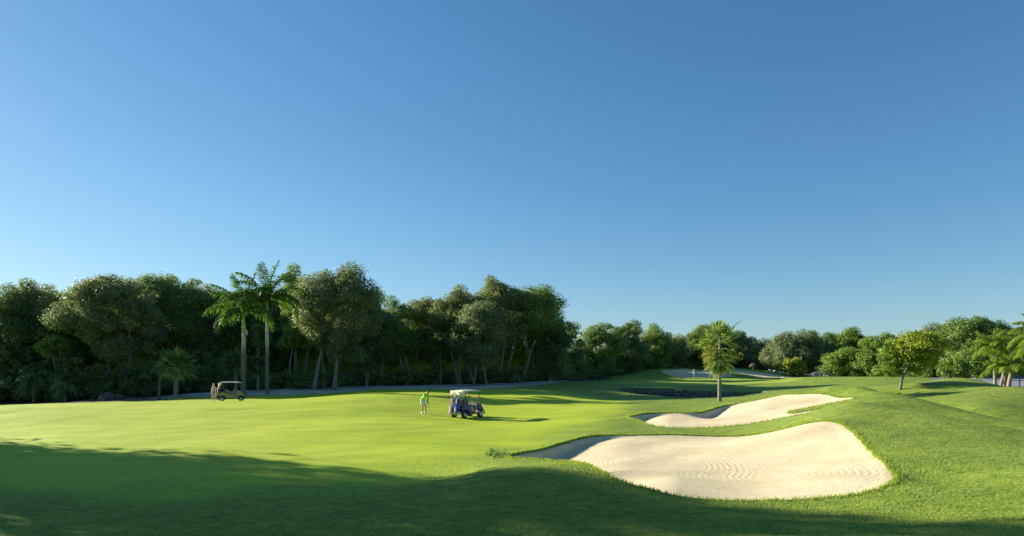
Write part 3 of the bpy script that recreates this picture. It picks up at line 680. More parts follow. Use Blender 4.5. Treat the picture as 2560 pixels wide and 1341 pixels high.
tree('broadleaf_tree', 'dark round tree behind the left slope of the far green', 'tree', 1565, 804, 940, 55, 150, 'dark', group=GL_)
tree('broadleaf_tree', 'low dark tree between two taller crowns left of the flag', 'tree', 1625, 820, 935, 60, 158, 'mid', group=GRR)
tree('feathery_tree', 'feathery pale grey green tree left of the flag', 'tree', 1672, 838, 925, 58, 170, 'grey', group=GRR, stems=[(1660,1665),(1680,1690)], lobes=45, leaf=0.4)
tree('broadleaf_tree', 'deep green tree rising behind the left side of the single fan palm', 'tree', 1765, 807, 925, 58, 178, 'mid', group=GRR)
tree('broadleaf_tree', 'dark tree behind the right side of the single fan palm', 'tree', 1845, 826, 925, 48, 180, 'dark', group=GRR)
tree('sparse_tree', 'half bare greyish tree right of the single fan palm', 'tree', 1895, 842, 925, 42, 172, 'grey', group=GRR, lobes=24, dens=0.45)
tree('broadleaf_tree', 'dark low tree filling the gap left of the big round olive tree', 'tree', 1928, 852, 935, 42, 180, 'dark', group=GRR)
tree('broadleaf_tree', 'big round olive grey tree above the banana clump', 'tree', 1992, 828, 932, 80, 160, 'grey', group=GRR, stems=[(1990,1975),(2005,2010)], lobes=85)
tree('broadleaf_tree', 'dark crowned tree right of the big round olive grey tree', 'tree', 2062, 832, 938, 46, 165, 'mid', group=GRR)
tree('broadleaf_tree', 'dark pointed tree behind the pale green bushy tree', 'tree', 2125, 826, 915, 58, 168, 'bright', group=GRR)
tree('bushy_tree', 'pale green bushy tree reaching the ground at right centre', 'tree', 2125, 868, 950, 70, 138, 'bright', group=GRR, lobes=70)
tree('broadleaf_tree', 'mid green tree with ragged top left of the yellow leaved tree', 'tree', 2205, 828, 930, 62, 160, 'bright', group=GRR)
tree('bushy_tree', 'leafy green bush tree left of the leaning trunk', 'tree', 2190, 880, 950, 46, 125, 'bright', group=GRR, lobes=50)
tree('broadleaf_tree', 'dark tree behind the yellow leaved tree', 'tree', 2270, 838, 940, 60, 150, 'mid', group=GRR)
tree('broadleaf_tree', 'tall olive tree above the yellow leaved tree', 'tree', 2350, 808, 935, 75, 128, 'olive', group=GRR, lobes=80)
tree('broadleaf_tree', 'largest dark green tree at the right above the mounds', 'tree', 2440, 792, 915, 88, 112, 'mid', group=GRR, lobes=95)
tree('bushy_tree', 'blue green bush tree right of the leaning trunk', 'tree', 2325, 875, 956, 46, 104, 'mid', group=GRR, lobes=50)
tree('bushy_tree', 'low bright green bush at the foot of the largest right tree', 'tree', 2385, 892, 955, 40, 100, 'bright', group=GRR, lobes=40)
tree('broadleaf_tree', 'dark tree standing over the road at the right', 'tree', 2520, 845, 935, 60, 150, 'dark', group=GRR, stems=[(2468,2480),(2500,2510)])
tree('bushy_tree', 'small green bush tree beside the lit road strip', 'tree', 2432, 903, 945, 24, 108, 'bright', group=GRR, lobes=26)
tree('bushy_tree', 'bright green tree low at the left edge of the wood', 'tree', 135, 835, 905, 38, 86, 'bright', group=GL_, lobes=26, dens=0.8, stems=[(160,140)])
# the yellow leaved tree on the mounds
yt = tree('flowering_tree', 'yellow green leaved tree with leaning trunk on the right mounds', 'tree', 2298, 824, 912, 68, 52, 'lime', base=2250, stems=[(2250,2290)], lobes=75, leaf=0.2, dens=0.6)
tr = yt
rr_ = np.random.default_rng(5)
cc = np.array([W(2190+112*a, 858+76*b, 52.5+1.2*c) for a, b, c in rr_.random((48, 3))])-np.array(yt.location)
V, F, T = clumps(cc, rr_.uniform(0.35, 0.6, 48), np.full(48, 130), 0.2, rr_)
npmesh('lower_foliage', V, F, LM['bright'], yt, fattrs={'tone': T})['label'] = 'darker green lower leaves'

# ---- trees standing just outside the left of the picture; their shade covers the foreground
for i, (x, y, H, hw_, lab) in enumerate([(-59,34.5,15,6,'shade tree outside the left of the picture, farthest of its row'),(-52,32.5,14.5,5,'shade tree outside the left of the picture, second of its row'),
        (-45,31,15,5.5,'shade tree outside the left of the picture, third of its row'),(-37,29.5,15.5,4.8,'shade tree outside the left of the picture, nearest of its row'),
        (-43.5,34,17.8,5.2,'tallest shade tree outside the left of the picture'),(-28,21,14,4.5,'shade tree outside the left of the picture, closest to the viewer'),(-52,24,15,6,'shade tree outside the left of the picture, back row'),(-42,33.6,21.5,3.8,'slim high crowned shade tree outside the left of the picture')]):
    px_ = CX+x/y*FPX; s_ = FPX/y
    tree('broadleaf_tree', lab, 'tree', px_, HY+(CAMZ-H)*s_, HY+(CAMZ-2.0)*s_, hw_*s_, y, 'dark', group='shade trees outside the picture', lobes=55, leaf=0.42, dens=(0.17, 0.17, 0.2, 0.27, 0.25, 0.25, 0.15, 0.5)[i])

# ---- thicket: dense wood mass behind the front trees
TH = [(-500,100,740),(-200,98,745),(0,97,738),(70,97,745),(150,98,728),(240,98,728),(340,98,705),(460,98,712),(560,100,725),(680,103,735),(790,98,715),(900,103,745),(960,103,772),(1040,105,775),(1130,108,760),(1220,110,745),(1310,112,765),(1350,114,815),(1400,120,868),(1450,128,878),(1500,142,868),(1570,158,885),(1660,170,852),(1760,190,845),(1900,190,862),(1990,178,850),(2080,176,860),(2150,172,852),(2260,166,862),(2350,150,850),(2450,150,840),(2480,190,870),(2800,190,860)]
def thicket():
    r = np.random.default_rng(77)
    px = np.linspace(-500, 2800, 900); Yf = np.interp(px, [t[0] for t in TH], [t[1] for t in TH]); tp = np.interp(px, [t[0] for t in TH], [t[2] for t in TH])
    k = 26; V = []
    nz = lambda a, b: 0.5*np.sin(a*0.021+3*np.sin(b*0.5))+0.35*np.sin(a*0.057+b*1.3)+0.25*np.sin(a*0.13+b*2.1)
    for j in range(k):
        t = j/(k-1)             # front foot, up over the top and back down
        a = math.pi*min(t*1.15, 1)
        dy = 9*(1-math.cos(a))/2*2-1; hf = math.sin(min(a, math.pi))**0.45 if 0 < t < 1/1.15 else 0
        Y = Yf+dy+0.9*nz(px, j*0.8); X = (px-CX)/FPX*Yf*(Y/Yf)
        H = (CAMZ-(tp-HY)/FPX*Yf); g = G0(X, Y)
        Z = g-0.5+(H-g)*hf*(1+0.10*nz(px*1.7, j*0.5)-0.08)
        V.append(np.stack([X, Y, Z], 1))
    V = np.stack(V); n = len(px)
    ix = np.arange(k*n).reshape(k, n)
    F = np.stack([ix[:-1,:-1], ix[:-1,1:], ix[1:,1:], ix[1:,:-1]], -1).reshape(-1, 4)
    Vc = V.reshape(-1, 3)
    # leaf clumps over the front and top
    m = 6500; jj = (r.random(m)**1.5*k*0.62).astype(int); ii = r.integers(0, n, m)
    C = V[jj, ii]+r.normal(0, 0.5, (m, 3))+np.array([0, -0.4, 0])
    V2, F2, T2 = clumps(C, r.uniform(0.6, 1.5, m), np.full(m, 62), 0.42, r)
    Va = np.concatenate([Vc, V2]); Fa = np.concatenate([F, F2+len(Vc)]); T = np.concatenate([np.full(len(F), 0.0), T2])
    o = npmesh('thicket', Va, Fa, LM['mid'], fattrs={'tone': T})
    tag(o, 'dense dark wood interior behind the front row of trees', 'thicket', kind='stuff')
thicket()
def undergrowth():
    r = np.random.default_rng(78); Cs = []; Rr = []
    E = [(-300,90),(0,84),(200,82),(400,83),(600,88),(790,84),(930,93),(1100,97),(1250,98),(1400,110),(1500,128),(1600,156)]
    for _ in range(1500):
        px = r.uniform(-250, 1600); Y = np.interp(px, [e[0] for e in E], [e[1] for e in E])+abs(r.normal(0, 5))
        x = (px-CX)/FPX*Y; h = abs(r.normal(0, 0.9))+0.15
        if px < 560: h *= 2.2
        Cs.append((x, Y, gz(x, Y)+h)); Rr.append(r.uniform(0.3, 0.9))
    E2 = [(1680,170),(1900,172),(2000,158),(2100,140),(2300,125),(2400,120)]
    for _ in range(260):
        px = r.uniform(1680, 2400); Y = np.interp(px, [e[0] for e in E2], [e[1] for e in E2])+abs(r.normal(0, 6))
        x = (px-CX)/FPX*Y; Cs.append((x, Y, gz(x, Y)+abs(r.normal(0, 1.0)))); Rr.append(r.uniform(0.6, 1.2))
    V, F, T = clumps(np.array(Cs), Rr, [int(60+60*q) for q in Rr], 0.3, r)
    o = npmesh('undergrowth', V, F, LM['dark'], fattrs={'tone': T}); tag(o, 'low dark shrubs and saplings under the trees', 'undergrowth', kind='stuff')
undergrowth()

for (b_, t_, Y, bot, lab) in [(722,730,88,880,'slender stem just right of the royal palms'),(762,772,90,870,'slender stem left of the thick leaning trunk'),(808,806,86,875,'thin straight stem between the two trunks of the tall grey olive tree'),
        (888,884,93,890,'thin stem right of the tall grey olive tree'),(952,960,95,880,'thin stem midway between the olive tree and the curved pale stem'),(1048,1040,98,885,'thin stem behind the putting golfer'),
        (1101,1098,97,890,'thin stem left of the pale leaning stem'),(1166,1172,101,885,'thin stem behind the three splayed stems'),(1335,1330,106,890,'thin stem right of the forked limbed tree'),(655,650,92,880,'thin stem seen between the royal palm trunks'),(1392,1398,116,900,'thin stem beside the end of the cart path')]:
    tree('slender_tree', lab, 'tree', t_, bot-75, bot, 26, Y, 'mid', stems=[(b_, t_)], base=b_, group='slender stems in the wood', lobes=18, dens=0.8)
# ------------------------------------------------------------------ palms
def royal(px, Y, label, ztop_py, shaft0, shaft1, w0, seed, spear=0.0):
    r = np.random.default_rng(seed); x, y, z = onground(px, Y); z -= 0.1; sc = Y/FPX
    t = empty('royal_palm', (x, y, z), 0, label, 'palm tree', 'royal palms by the yellow golf cart')
    zs0 = CAMZ-(shaft0-HY)*sc-z; zs1 = CAMZ-(shaft1-HY)*sc-z; H = zs0
    palm_trunk(t, H, [(0, w0*1.35), (0.03, w0*1.1), (0.3, w0), (0.6, w0*1.12), (0.9, w0*0.85), (1, w0*0.72)], (0, 0), M_ROYAL, n=30, k=18)
    b = MB(); b.tube([(0, 0, H-0.02), (0, 0, H+(zs1-H)*0.12), (0, 0, H+(zs1-H)*0.6), (0, 0, zs1), (0, 0, zs1+0.5)], [w0*0.78, w0*0.85, w0*0.62, w0*0.42, 0.08], 16)
    b.build('crownshaft', M_SHAFT, t, True)
    nf = 18
    for i in range(nf):
        az = i*2.399963+r.uniform(-0.2, 0.2)
        k = i/(nf-1)
        el = R(84-68*k**0.9)
        if i < 1: pinnate_frond(r, az, R(82), 5.0, 0.8, R(25), LM['palm'], t, np.array([0, 0, zs1+0.2]), 60, 0.11, droop=0.12, plume=0.7)
        else: pinnate_frond(r, az, el, r.uniform(4.7, 5.5), 1.0, R(36+92*k), LM['palm'], t, np.array([0, 0, zs1+0.1]), 70, 0.11, droop=0.5, plume=0.75)
    return t, zs0
rp, zsh = royal(609, 74, 'left royal palm whose torn pale sheath peels from the green shaft', 650, 826, 784, 0.26, 1)
b = MB(); b.tube([(0.22, -0.2, zsh+0.1), (0.42, -0.28, zsh-0.05), (0.50, -0.28, zsh-0.5), (0.46, -0.25, zsh-0.62)], [0.05, 0.13, 0.07, 0.02], 8)
b.build('torn_sheath', plain('torn_sheath', (0.55, 0.45, 0.30), 0.8), rp, True)
royal(668, 75, 'right royal palm, slimmer and taller than its neighbour', 635, 806, 752, 0.205, 2)

def fanpalm(name, label, px, Y, crown_py, trunk_top_py, rad_, nf, seed, mat='fan', trunk_w=0.16, group=None, droop=0.3, lo=-50, lean=(0, 0), col=None, elong=0.0, pet=0.9, w=0.07, base_py=None):
    r = np.random.default_rng(seed); x, y, z = onground(px, Y); z -= 0.08; sc = Y/FPX
    t = empty(name, (x, y, z), 0, label, 'palm tree', group)
    H = CAMZ-(trunk_top_py-HY)*sc-z
    palm_trunk(t, H, [(0, trunk_w*1.5), (0.06, trunk_w*1.15), (0.5, trunk_w), (1, trunk_w*1.1)], lean, M_FANB, k=12)
    org = np.array([lean[0], lean[1], H])
    for i in range(nf):
        az = i*2.399963+r.uniform(-0.3, 0.3); k = i/(nf-1)
        el = R(85+(lo-85)*k)
        o = org+np.array([0, 0, elong*(1-k)])
        fan_leaf(r, az, el, pet*r.uniform(0.8, 1.15), rad_*r.uniform(0.85, 1.1), LM[mat], t, o, w=w, droop=droop*(0.6+0.8*k))
    return t, org, r
FG = 'fan palms at the wood edge'
fanpalm('fan_palm', 'lone fan palm with grey trunk standing before the wood on the left', 440, 77, 890, 915, 1.5, 32, 11, 'fan', 0.24, FG, pet=1.2, lo=-35, w=0.10, droop=0.35)
fanpalm('fan_palm', 'dark fan palm half hidden behind the left royal palm trunk', 590, 83, 900, 905, 1.3, 22, 12, 'dark', 0.18, FG, w=0.1)
fanpalm('fan_palm', 'thin stemmed fan palm just left of the lone fan palm', 397, 80, 900, 905, 1.1, 14, 13, 'dark', 0.13, FG, lean=(0.5, 0), w=0.09)
fanpalm('fan_palm', 'drooping fan palm with long hanging leaves low on the left', 162, 82, 950, 950, 1.3, 18, 14, 'dark', 0.14, FG, droop=1.0, lo=-60, w=0.09)
fanpalm('fan_palm', 'drooping fan palm leftmost in the dark wood', 85, 84, 940, 935, 1.5, 20, 15, 'dark', 0.18, FG, droop=1.0, lo=-60, w=0.09)
fanpalm('fan_palm', 'drooping fan palm between the two other drooping ones', 118, 86, 925, 925, 1.4, 18, 16, 'grey', 0.18, FG, droop=0.9, lo=-60, w=0.09)
fanpalm('fan_palm', 'dim fan palm just right of the right royal palm', 645, 84, 910, 915, 1.1, 16, 17, 'dark', 0.16, FG, w=0.09)
fanpalm('fan_palm', 'slim spiky fan palm in the dark wood left of the putting golfer', 915, 92, 915, 915, 0.9, 16, 18, 'grey', 0.13, FG, lean=(0.2, 0), w=0.07)
fanpalm('fan_palm', 'small low fan palm behind the sandy strip right of the leaning trunk', 865, 90, 945, 950, 0.9, 12, 19, 'dark', 0.12, FG, w=0.07)
fanpalm('fan_palm', 'small low fan palm right of the three splayed stems', 1288, 99, 930, 935, 0.9, 14, 20, 'grey', 0.12, FG, w=0.08)
# the single fan palm on the course
t, org, r = fanpalm('fan_palm', 'tall single fan palm with yellowing fringe between the bunkers and the green', 1799, 55, 850, 912, 0.7, 7, 21, 'fan', 0.155, None, droop=0.45, lo=-60, elong=0.5, pet=0.5, w=0.055)
for i in range(20):
    az = i*2.399963+r.uniform(-0.2, 0.2); k = i/19
    fan_leaf(r, az, R(84-92*k), r.uniform(0.95, 1.25), r.uniform(0.9, 1.1), LM['fan'], t, org+np.array([0, 0, 2.05-0.3*k]), w=0.07, droop=0.06+0.16*k, nl=17)
for i in range(13):
    az = i*2.399963+r.uniform(-0.2, 0.2); k = i/12
    fan_leaf(r, az, R(-8-40*k), r.uniform(0.7, 0.9), r.uniform(0.8, 0.95), LM['fan'], t, org+np.array([0, 0, 1.35-0.9*k]), w=0.065, droop=0.3+0.3*k, nl=17)
for i in range(9):
    az = i*2.399963; fan_leaf(r, az, R(-58+r.uniform(-12, 12)), 0.3, 0.5, LM['dead'], t, org+np.array([0, 0, r.uniform(-0.05, 0.3)]), w=0.04, droop=0.6, name='dead_frond')
b = MB(); b.tube([(0, 0, org[2]-0.05), (0.02, 0, org[2]+1.5), (0, 0, org[2]+3.0)], [0.13, 0.11, 0.05], 10); b.build('crown_stem', M_FANB, t, True)
cc = np.array([(-1.2+0.45*a, -0.25+0.5*b_, org[2]+1.3+1.15*c) for a, b_, c in r.uniform(-1, 1, (16, 3))]+[(-1.0+0.25*a, -0.2, org[2]+0.1+0.5*c) for a, b_, c in r.uniform(-1, 1, (5, 3))]+[(1.5+0.5*a, 0.3, org[2]+1.2+0.8*c) for a, b_, c in r.uniform(-1, 1, (4, 3))])
V, F, T = clumps(cc, r.uniform(0.22, 0.5, len(cc)), np.full(len(cc), 90), 0.075, r)
tag(npmesh('climbing_vine', V, F, LM['yellow'], t, fattrs={'tone': T}), 'yellow feathery climber hanging in the crown')
pinnate_frond(r, R(-5), R(60), 2.1, 0.35, R(35), LM['fan'], t, org+np.array([0.6, 0.1, 2.4]), 26, 0.03, droop=0.1, name='stray_shoot')
# dead stub of a palm, far right of the flag
x, y, z = onground(1882, 166); st = empty('dead_palm', (x, y, z), 0, 'pale dead palm stump with a ragged head behind the green', 'dead palm')
b = MB(); b.tube([(0, 0, 0), (0, 0, 1.0), (0.05, 0, 2.3)], [0.35, 0.28, 0.35], 10); b.build('trunk', M_PALMB, st, True)
r = np.random.default_rng(3)
for i in range(8): fan_leaf(r, i*0.8, R(-30+10*(i % 3)), 0.3, 0.8, LM['dead'], st, np.array([0, 0, 2.3]), w=0.16, droop=0.8, name='dead_frond')
# coconut palms at the right edge
CG = 'coconut palms by the road'
def coco(px, Y, crown_py, dx, label, seed, L=2.8, nf=17, tw=0.16, span=85):
    r = np.random.default_rng(seed); x, y, z = onground(px, Y); z -= 0.05; sc = Y/FPX
    t = empty('coconut_palm', (x, y, z), 0, label, 'palm tree', CG); H = CAMZ-(crown_py-HY)*sc-z
    palm_trunk(t, H, [(0, tw*1.5), (0.08, tw*1.1), (1, tw*0.8)], (dx, 0), M_FANB)
    o = np.array([dx, 0, H])
    for i in range(nf):
        k = i/(nf-1); pinnate_frond(r, i*2.399963+r.uniform(-0.2, 0.2), R(82-span*k), L*r.uniform(0.85, 1.1), 0.85, R(60+50*k), LM['coco'], t, o, 44, 0.09, droop=0.7, plume=0.3)
coco(2488, 74, 868, -0.2, 'leftmost coconut palm of the row, fronds reaching over the dark tree', 31)
coco(2502, 75, 862, 1.6, 'second coconut palm of the row, its trunk leaning right', 32, L=3.3)
coco(2513, 71, 925, 0.0, 'short coconut palm with bright fronds arching low', 33, L=3.1, nf=10, tw=0.2, span=60)
coco(2521, 70, 915, 0.5, 'short coconut palm rightmost of the close pair of trunks', 34, L=2.8, nf=9, tw=0.2, span=60)
coco(2640, 66, 838, -1.2, 'coconut palm whose fronds reach in over the right edge', 35, L=3.8, nf=20)
# banana-like clump
x, y, z = onground(1982, 146); bt = empty('banana_clump', (x, y, z), 0, 'pale green broad leaved clump right of the far bunkers', 'shrub')
r = np.random.default_rng(9); c_ = np.stack([r.normal(0, 1.3, 26), r.normal(0, 0.8, 26), r.uniform(0.3, 4.0, 26)], 1); c_[:,0] *= 1-c_[:,2]*0.15
V, F, T = clumps(c_, r.uniform(0.5, 0.9, 26), np.full(26, 42), 0.75, r); npmesh('foliage', V, F, LM['lime'], bt, fattrs={'tone': T})
b = MB()
for i in range(5): b.tube(curve((0.3*i-0.6, 0, -0.1), (0.5*i-1.0, 0, 2.2), r), 0.08, 6)
b.build('stem', M_PALMB, bt, True)
# thin sapling left of the far bunker
x, y, z = onground(1676, 157); sp = empty('sapling', (x, y, z), 0, 'thin staked sapling on the mound left of the flag', 'sapling')
b = MB(); b.tube([(0, 0, -0.1), (0.05, 0, 1.0), (0, 0, 2.0)], [0.06, 0.05, 0.03], 6); b.build('trunk', M_BARK, sp, True)
V, F, T = clumps(np.array([(0, 0, 2.0), (0.15, 0, 1.6), (-0.15, 0, 2.3)]), [0.35, 0.3, 0.25], [40, 30, 20], 0.25, r); npmesh('crown', V, F, LM['bright'], sp, fattrs={'tone': T})
# ------------------------------------------------------------------ paths, road, small course things
def strip(name, pts, width, mat, off, label, kind='structure', n=160):
    p = np.array([(W(*q)[0], W(*q)[1]) for q in pts]); d = np.r_[0, np.cumsum(np.hypot(*np.diff(p, axis=0).T))]
    t = np.linspace(0, d[-1], n); c = np.stack([np.interp(t, d, p[:,0]), np.interp(t, d, p[:,1])], 1)
    for _ in range(12): c[1:-1] = (c[:-2]+2*c[1:-1]+c[2:])/4
    T = np.gradient(c, axis=0); T /= np.linalg.norm(T, axis=1)[:,None]; nn = np.stack([-T[:,1], T[:,0]], 1)
    ks = np.linspace(-0.5, 0.5, 7); V = []
    for k in ks:
        q = c+nn*width*k; V.append(np.stack([q[:,0], q[:,1], ground_h(q[:,0], q[:,1])+off], 1))
    V = np.array(V).reshape(-1, 3); ix = np.arange(7*n).reshape(7, n)
    F = np.stack([ix[:-1,:-1], ix[:-1,1:], ix[1:,1:], ix[1:,:-1]], -1).reshape(-1, 4)
    return tag(npmesh(name, V, F, mat, smooth=True), label, kind=kind)
M_CONC = plain('path_concrete', (0.66, 0.64, 0.58), 0.9, var=0.2, sc=0.8)
strip('cart_path', [(430,989,79),(600,982,82),(760,975,86),(930,968,90),(1060,967,93),(1200,966,95),(1280,960,98),(1340,956,102),(1425,950,110)], 2.4, M_CONC, 0.05, 'pale cart path along the wood edge')
M_ROAD = plain('road_surface', (0.24, 0.235, 0.235), 0.9, var=0.15, sc=0.6)
def flatsheet(name, poly, z, mat, label, off=0.06):
    x0, y0 = poly.min(0); x1, y1 = poly.max(0); X, Y = np.meshgrid(np.linspace(x0, x1, 60), np.linspace(y0, y1, 60), indexing='ij')
    ix = np.arange(3600).reshape(60, 60); F = np.stack([ix[:-1,:-1], ix[1:,:-1], ix[1:,1:], ix[:-1,1:]], -1).reshape(-1, 4)
    d = polydist(X, Y, poly); F = F[(d[F].max(1) > 0)]; used, inv = np.unique(F, return_inverse=True)
    V = np.stack([X, Y, ground_h(X, Y)+off], -1).reshape(-1, 3)[used]
    return tag(npmesh(name, V, inv.reshape(-1, 4), mat, smooth=True), label, kind='structure')
flatsheet('road', np.array([(56,82),(80,78),(120,84),(150,190),(108,190),(80,120)], float), 0, M_ROAD, 'pale paved road seen under the trees at the right edge')
strip('kerb', [(2478,965,80),(2510,969,76),(2560,971,75),(2700,972,75)], 0.25, plain('kerb_concrete', (0.25, 0.25, 0.25), 0.9), 0.13, 'dark kerb along the near side of the road')

# flagstick
x, y, z = onground(1735, 134); fl = empty('flagstick', (x, y, z), 0, 'white flag on a thin pole on the far green', 'golf flag')
M_WHITE = plain('white_paint', (0.80, 0.80, 0.78), 0.5, var=0.03)
b = MB(); b.tube([(0, 0, -0.02), (0, 0, 2.15)], 0.028, 8); b.build('pole', M_WHITE, fl, True)
n1, n2 = 9, 6; V = [(0.03+0.07*math.sin(j*0.8+i*0.7)*i/8-0.52*i/8*0.55, -0.06*math.sin(i*1.2+j*0.5), 2.12-0.60*j/5-0.55*(i/8)**1.3) for i in range(n1) for j in range(n2)]
F = [(i*n2+j, i*n2+j+1, (i+1)*n2+j+1, (i+1)*n2+j) for i in range(n1-1) for j in range(n2-1)]
o = npmesh('flag', V, F, M_WHITE, fl, True); s_ = o.modifiers.new('thickness', 'SOLIDIFY'); s_.thickness = 0.006
# street lamp
x, y, z = onground(2549, 70); lp = empty('street_lamp', (x, y, z), 0, 'dark street lamp post with a round head by the road', 'street lamp')
M_BLK = plain('black_metal', (0.02, 0.02, 0.022), 0.4, 0.6, var=0.1)
b = MB(); b.tube([(0, 0, -0.05), (0, 0, 0.3), (0, 0, 0.35), (0, 0, 2.5)], [0.11, 0.10, 0.06, 0.045], 12); b.build('post', M_BLK, lp, True)
b = MB(); b.tube([(0, 0, 2.45), (0, 0, 2.52), (0, 0, 2.56), (0, 0, 2.9), (0, 0, 3.0)], [0.05, 0.14, 0.16, 0.22, 0.05], 14); b.build('lamp_head', M_BLK, lp, True)
b = MB(); b.tube([(0, 0, 2.565), (0, 0, 2.885)], [0.165, 0.218], 14); b.build('lamp_glass', plain('lamp_glass', (0.55, 0.55, 0.5), 0.2), lp, True)

# rocks and driftwood
def rock_mesh(r, s):
    bm = bmesh.new(); bmesh.ops.create_icosphere(bm, subdivisions=3, radius=1.0)
    ph = r.uniform(0, 6, 6)
    for v in bm.verts:
        c = v.co; k = 1+0.18*math.sin(c.x*3+ph[0])*math.sin(c.y*3.4+ph[1])+0.12*math.sin(c.z*5+ph[2]+c.x*4)+0.05*math.sin(c.y*11+ph[3])
        v.co = Vector((c.x*k*s[0], c.y*k*s[1], max(c.z, -0.5)*k*s[2]))
    V = [v.co[:] for v in bm.verts]; F = [[v.index for v in f.verts] for f in bm.faces]; bm.free(); return V, F
M_ROCK = plain('limestone', (0.12, 0.10, 0.085), 0.95, var=0.35, sc=3, bmp=0.6)
r = np.random.default_rng(44)
def stone(px, Y, s, label, group=None, name='stone', cat='rock', mat=None):
    x, y, z = onground(px, Y); V, F = rock_mesh(r, s); o = npmesh(name, V, F, mat or M_ROCK, None, True); o.location = (x, y, z+0.25*s[2]); o.rotation_euler = (0, 0, r.uniform(0, 6)); tag(o, label, cat, group); return o
stone(268, 77, (0.8, 0.6, 0.6), 'large weathered boulder half lost in shade left of the lone fan palm', name='boulder')
stone(256, 75, (0.45, 0.4, 0.5), 'smaller pale boulder in front of the large weathered one', name='boulder')
stone(298, 79, (0.7, 0.4, 0.35), 'long low boulder right of the large weathered one', name='boulder')
ORD = 'first second third fourth fifth sixth seventh eighth ninth tenth eleventh twelfth thirteenth fourteenth'.split()
for i in range(14):
    stone(315+i*8+r.uniform(-3, 3), 72.5+r.uniform(-1, 1.5), tuple(r.uniform(0.12, 0.28, 3)), ORD[i]+' loose stone from the left along the shaded sandy edge', 'loose stones by the sandy edge')
for i, (px, Y) in enumerate([(2036,141),(2052,142),(2070,141),(1925,150),(1938,149),(1950,147)]):
    stone(px, Y, (0.55, 0.4, 0.45), ['pale stone left of the bleached branch','pale stone under the bleached branch','pale stone right of the bleached branch','leftmost pale stone right of the far bunkers','middle pale stone right of the far bunkers','rightmost pale stone beside the banana clump'][i], 'pale stones behind the green', mat=plain('pale_limestone', (0.42, 0.40, 0.36), 0.95, var=0.3, sc=3) if i == 0 else bpy.data.materials['pale_limestone'])
x, y, z = onground(2048, 134); b = MB(); b.tube([(-2.2, 0, 0.5), (-1.0, 0, 0.95), (0.4, 0.1, 0.9), (1.6, 0, 0.6), (2.3, 0, 0.35)], [0.06, 0.16, 0.18, 0.14, 0.05], 9)
b.tube([(-0.6, 0, 0.9), (-1.3, 0.1, 0.45), (-1.5, 0.1, 0.1)], [0.12, 0.09, 0.08], 7); b.tube([(1.0, 0, 0.75), (1.1, 0, 0.1)], [0.1, 0.09], 7)
o = b.build('driftwood_log', plain('driftwood', (0.62, 0.55, 0.44), 0.9, var=0.2), None, True); o.location = (x, y, z); tag(o, 'bleached fallen branch lying at the foot of the far trees', 'log')

# ------------------------------------------------------------------ grass blades on bunker lips and near rough
def blades():
    r = np.random.default_rng(90); P_, S_ = [], []
    for poly, dens_, hgt in ((BK1, 190, 0.075), (BK2, 110, 0.10)):
        a = poly; b_ = np.roll(poly, -1, 0); L = np.hypot(*(b_-a).T)
        for p, q, l in zip(a, b_, L):
            n = int(l*dens_)+1; t = r.random((n, 1)); e = (q-p)/max(l, 1e-6); nn = np.array([e[1], -e[0]])
            c = p+(q-p)*t; off = np.abs(r.normal(0, 0.10, (n, 1)))-0.02
            mid = poly.mean(0); sgn = np.where(polydist((c+nn*0.2)[:,0], (c+nn*0.2)[:,1], poly) > 0, -1, 1)[:,None]
            P_.append(c+nn*sgn*off); S_.append(np.full(n, hgt)*r.uniform(0.6, 1.3, n))
    n = 110000; u = r.random(n); Yd = 9.5*np.exp(u*math.log(26/9.5)); px = r.uniform(-40, 2600, n); X = (px-CX)/FPX*Yd
    d1 = polydist(X[:], Yd[:], BK1[::4]); 
    fx = polydist(X, Yd, FW[::2])
    keep = (d1 < 0.0) & (fx < r.uniform(-3.5, 1.0, n)); X, Yd = X[keep], Yd[keep]
    P_.append(np.stack([X, Yd], 1)); S_.append(r.uniform(0.018, 0.042, len(X)))
    Q = np.concatenate(P_); S = np.concatenate(S_)
    z = ground_h(Q[:,0], Q[:,1])
    m = len(Q); az = r.uniform(0, 2*math.pi, m); w = S*0.10+0.003; side = np.stack([np.cos(az), np.sin(az), 0*az], 1)
    base = np.stack([Q[:,0], Q[:,1], z-0.005], 1); ln = np.stack([r.normal(0, 0.35, m), r.normal(0, 0.35, m), np.ones(m)], 1)
    tip = base+ln*S[:,None]
    V = np.stack([base-side*w[:,None], base+side*w[:,None], tip], 1).reshape(-1, 3); F = np.arange(3*m).reshape(m, 3)
    o = npmesh('rough_grass', V, F, leafmat('blade', (0.16, 0.24, 0.03), (0.34, 0.42, 0.06), 0.45), fattrs={'tone': np.clip(r.normal(0.5, 0.2, m), 0, 1)})
    tag(o, 'short rough grass blades round the bunkers and foreground', 'grass', kind='stuff')
blades()
def leafbits():
    # a few leafy weeds at the left tip of the big bunker
    r = np.random.default_rng(91); c = []
    for i in range(22):
        px = r.uniform(1215, 1262); Y = r.uniform(21.2, 23.2); x = (px-CX)/FPX*Y; c.append((x, Y, gz(x, Y)+r.uniform(0.02, 0.12)))
    V, F, T = clumps(np.array(c), r.uniform(0.06, 0.16, 22), np.full(22, 60), 0.05, r)
    tag(npmesh('weed_patch', V, F, LM['mid'], fattrs={'tone': T}), 'ragged leafy weeds at the left tip of the big bunker', 'weeds')
leafbits()
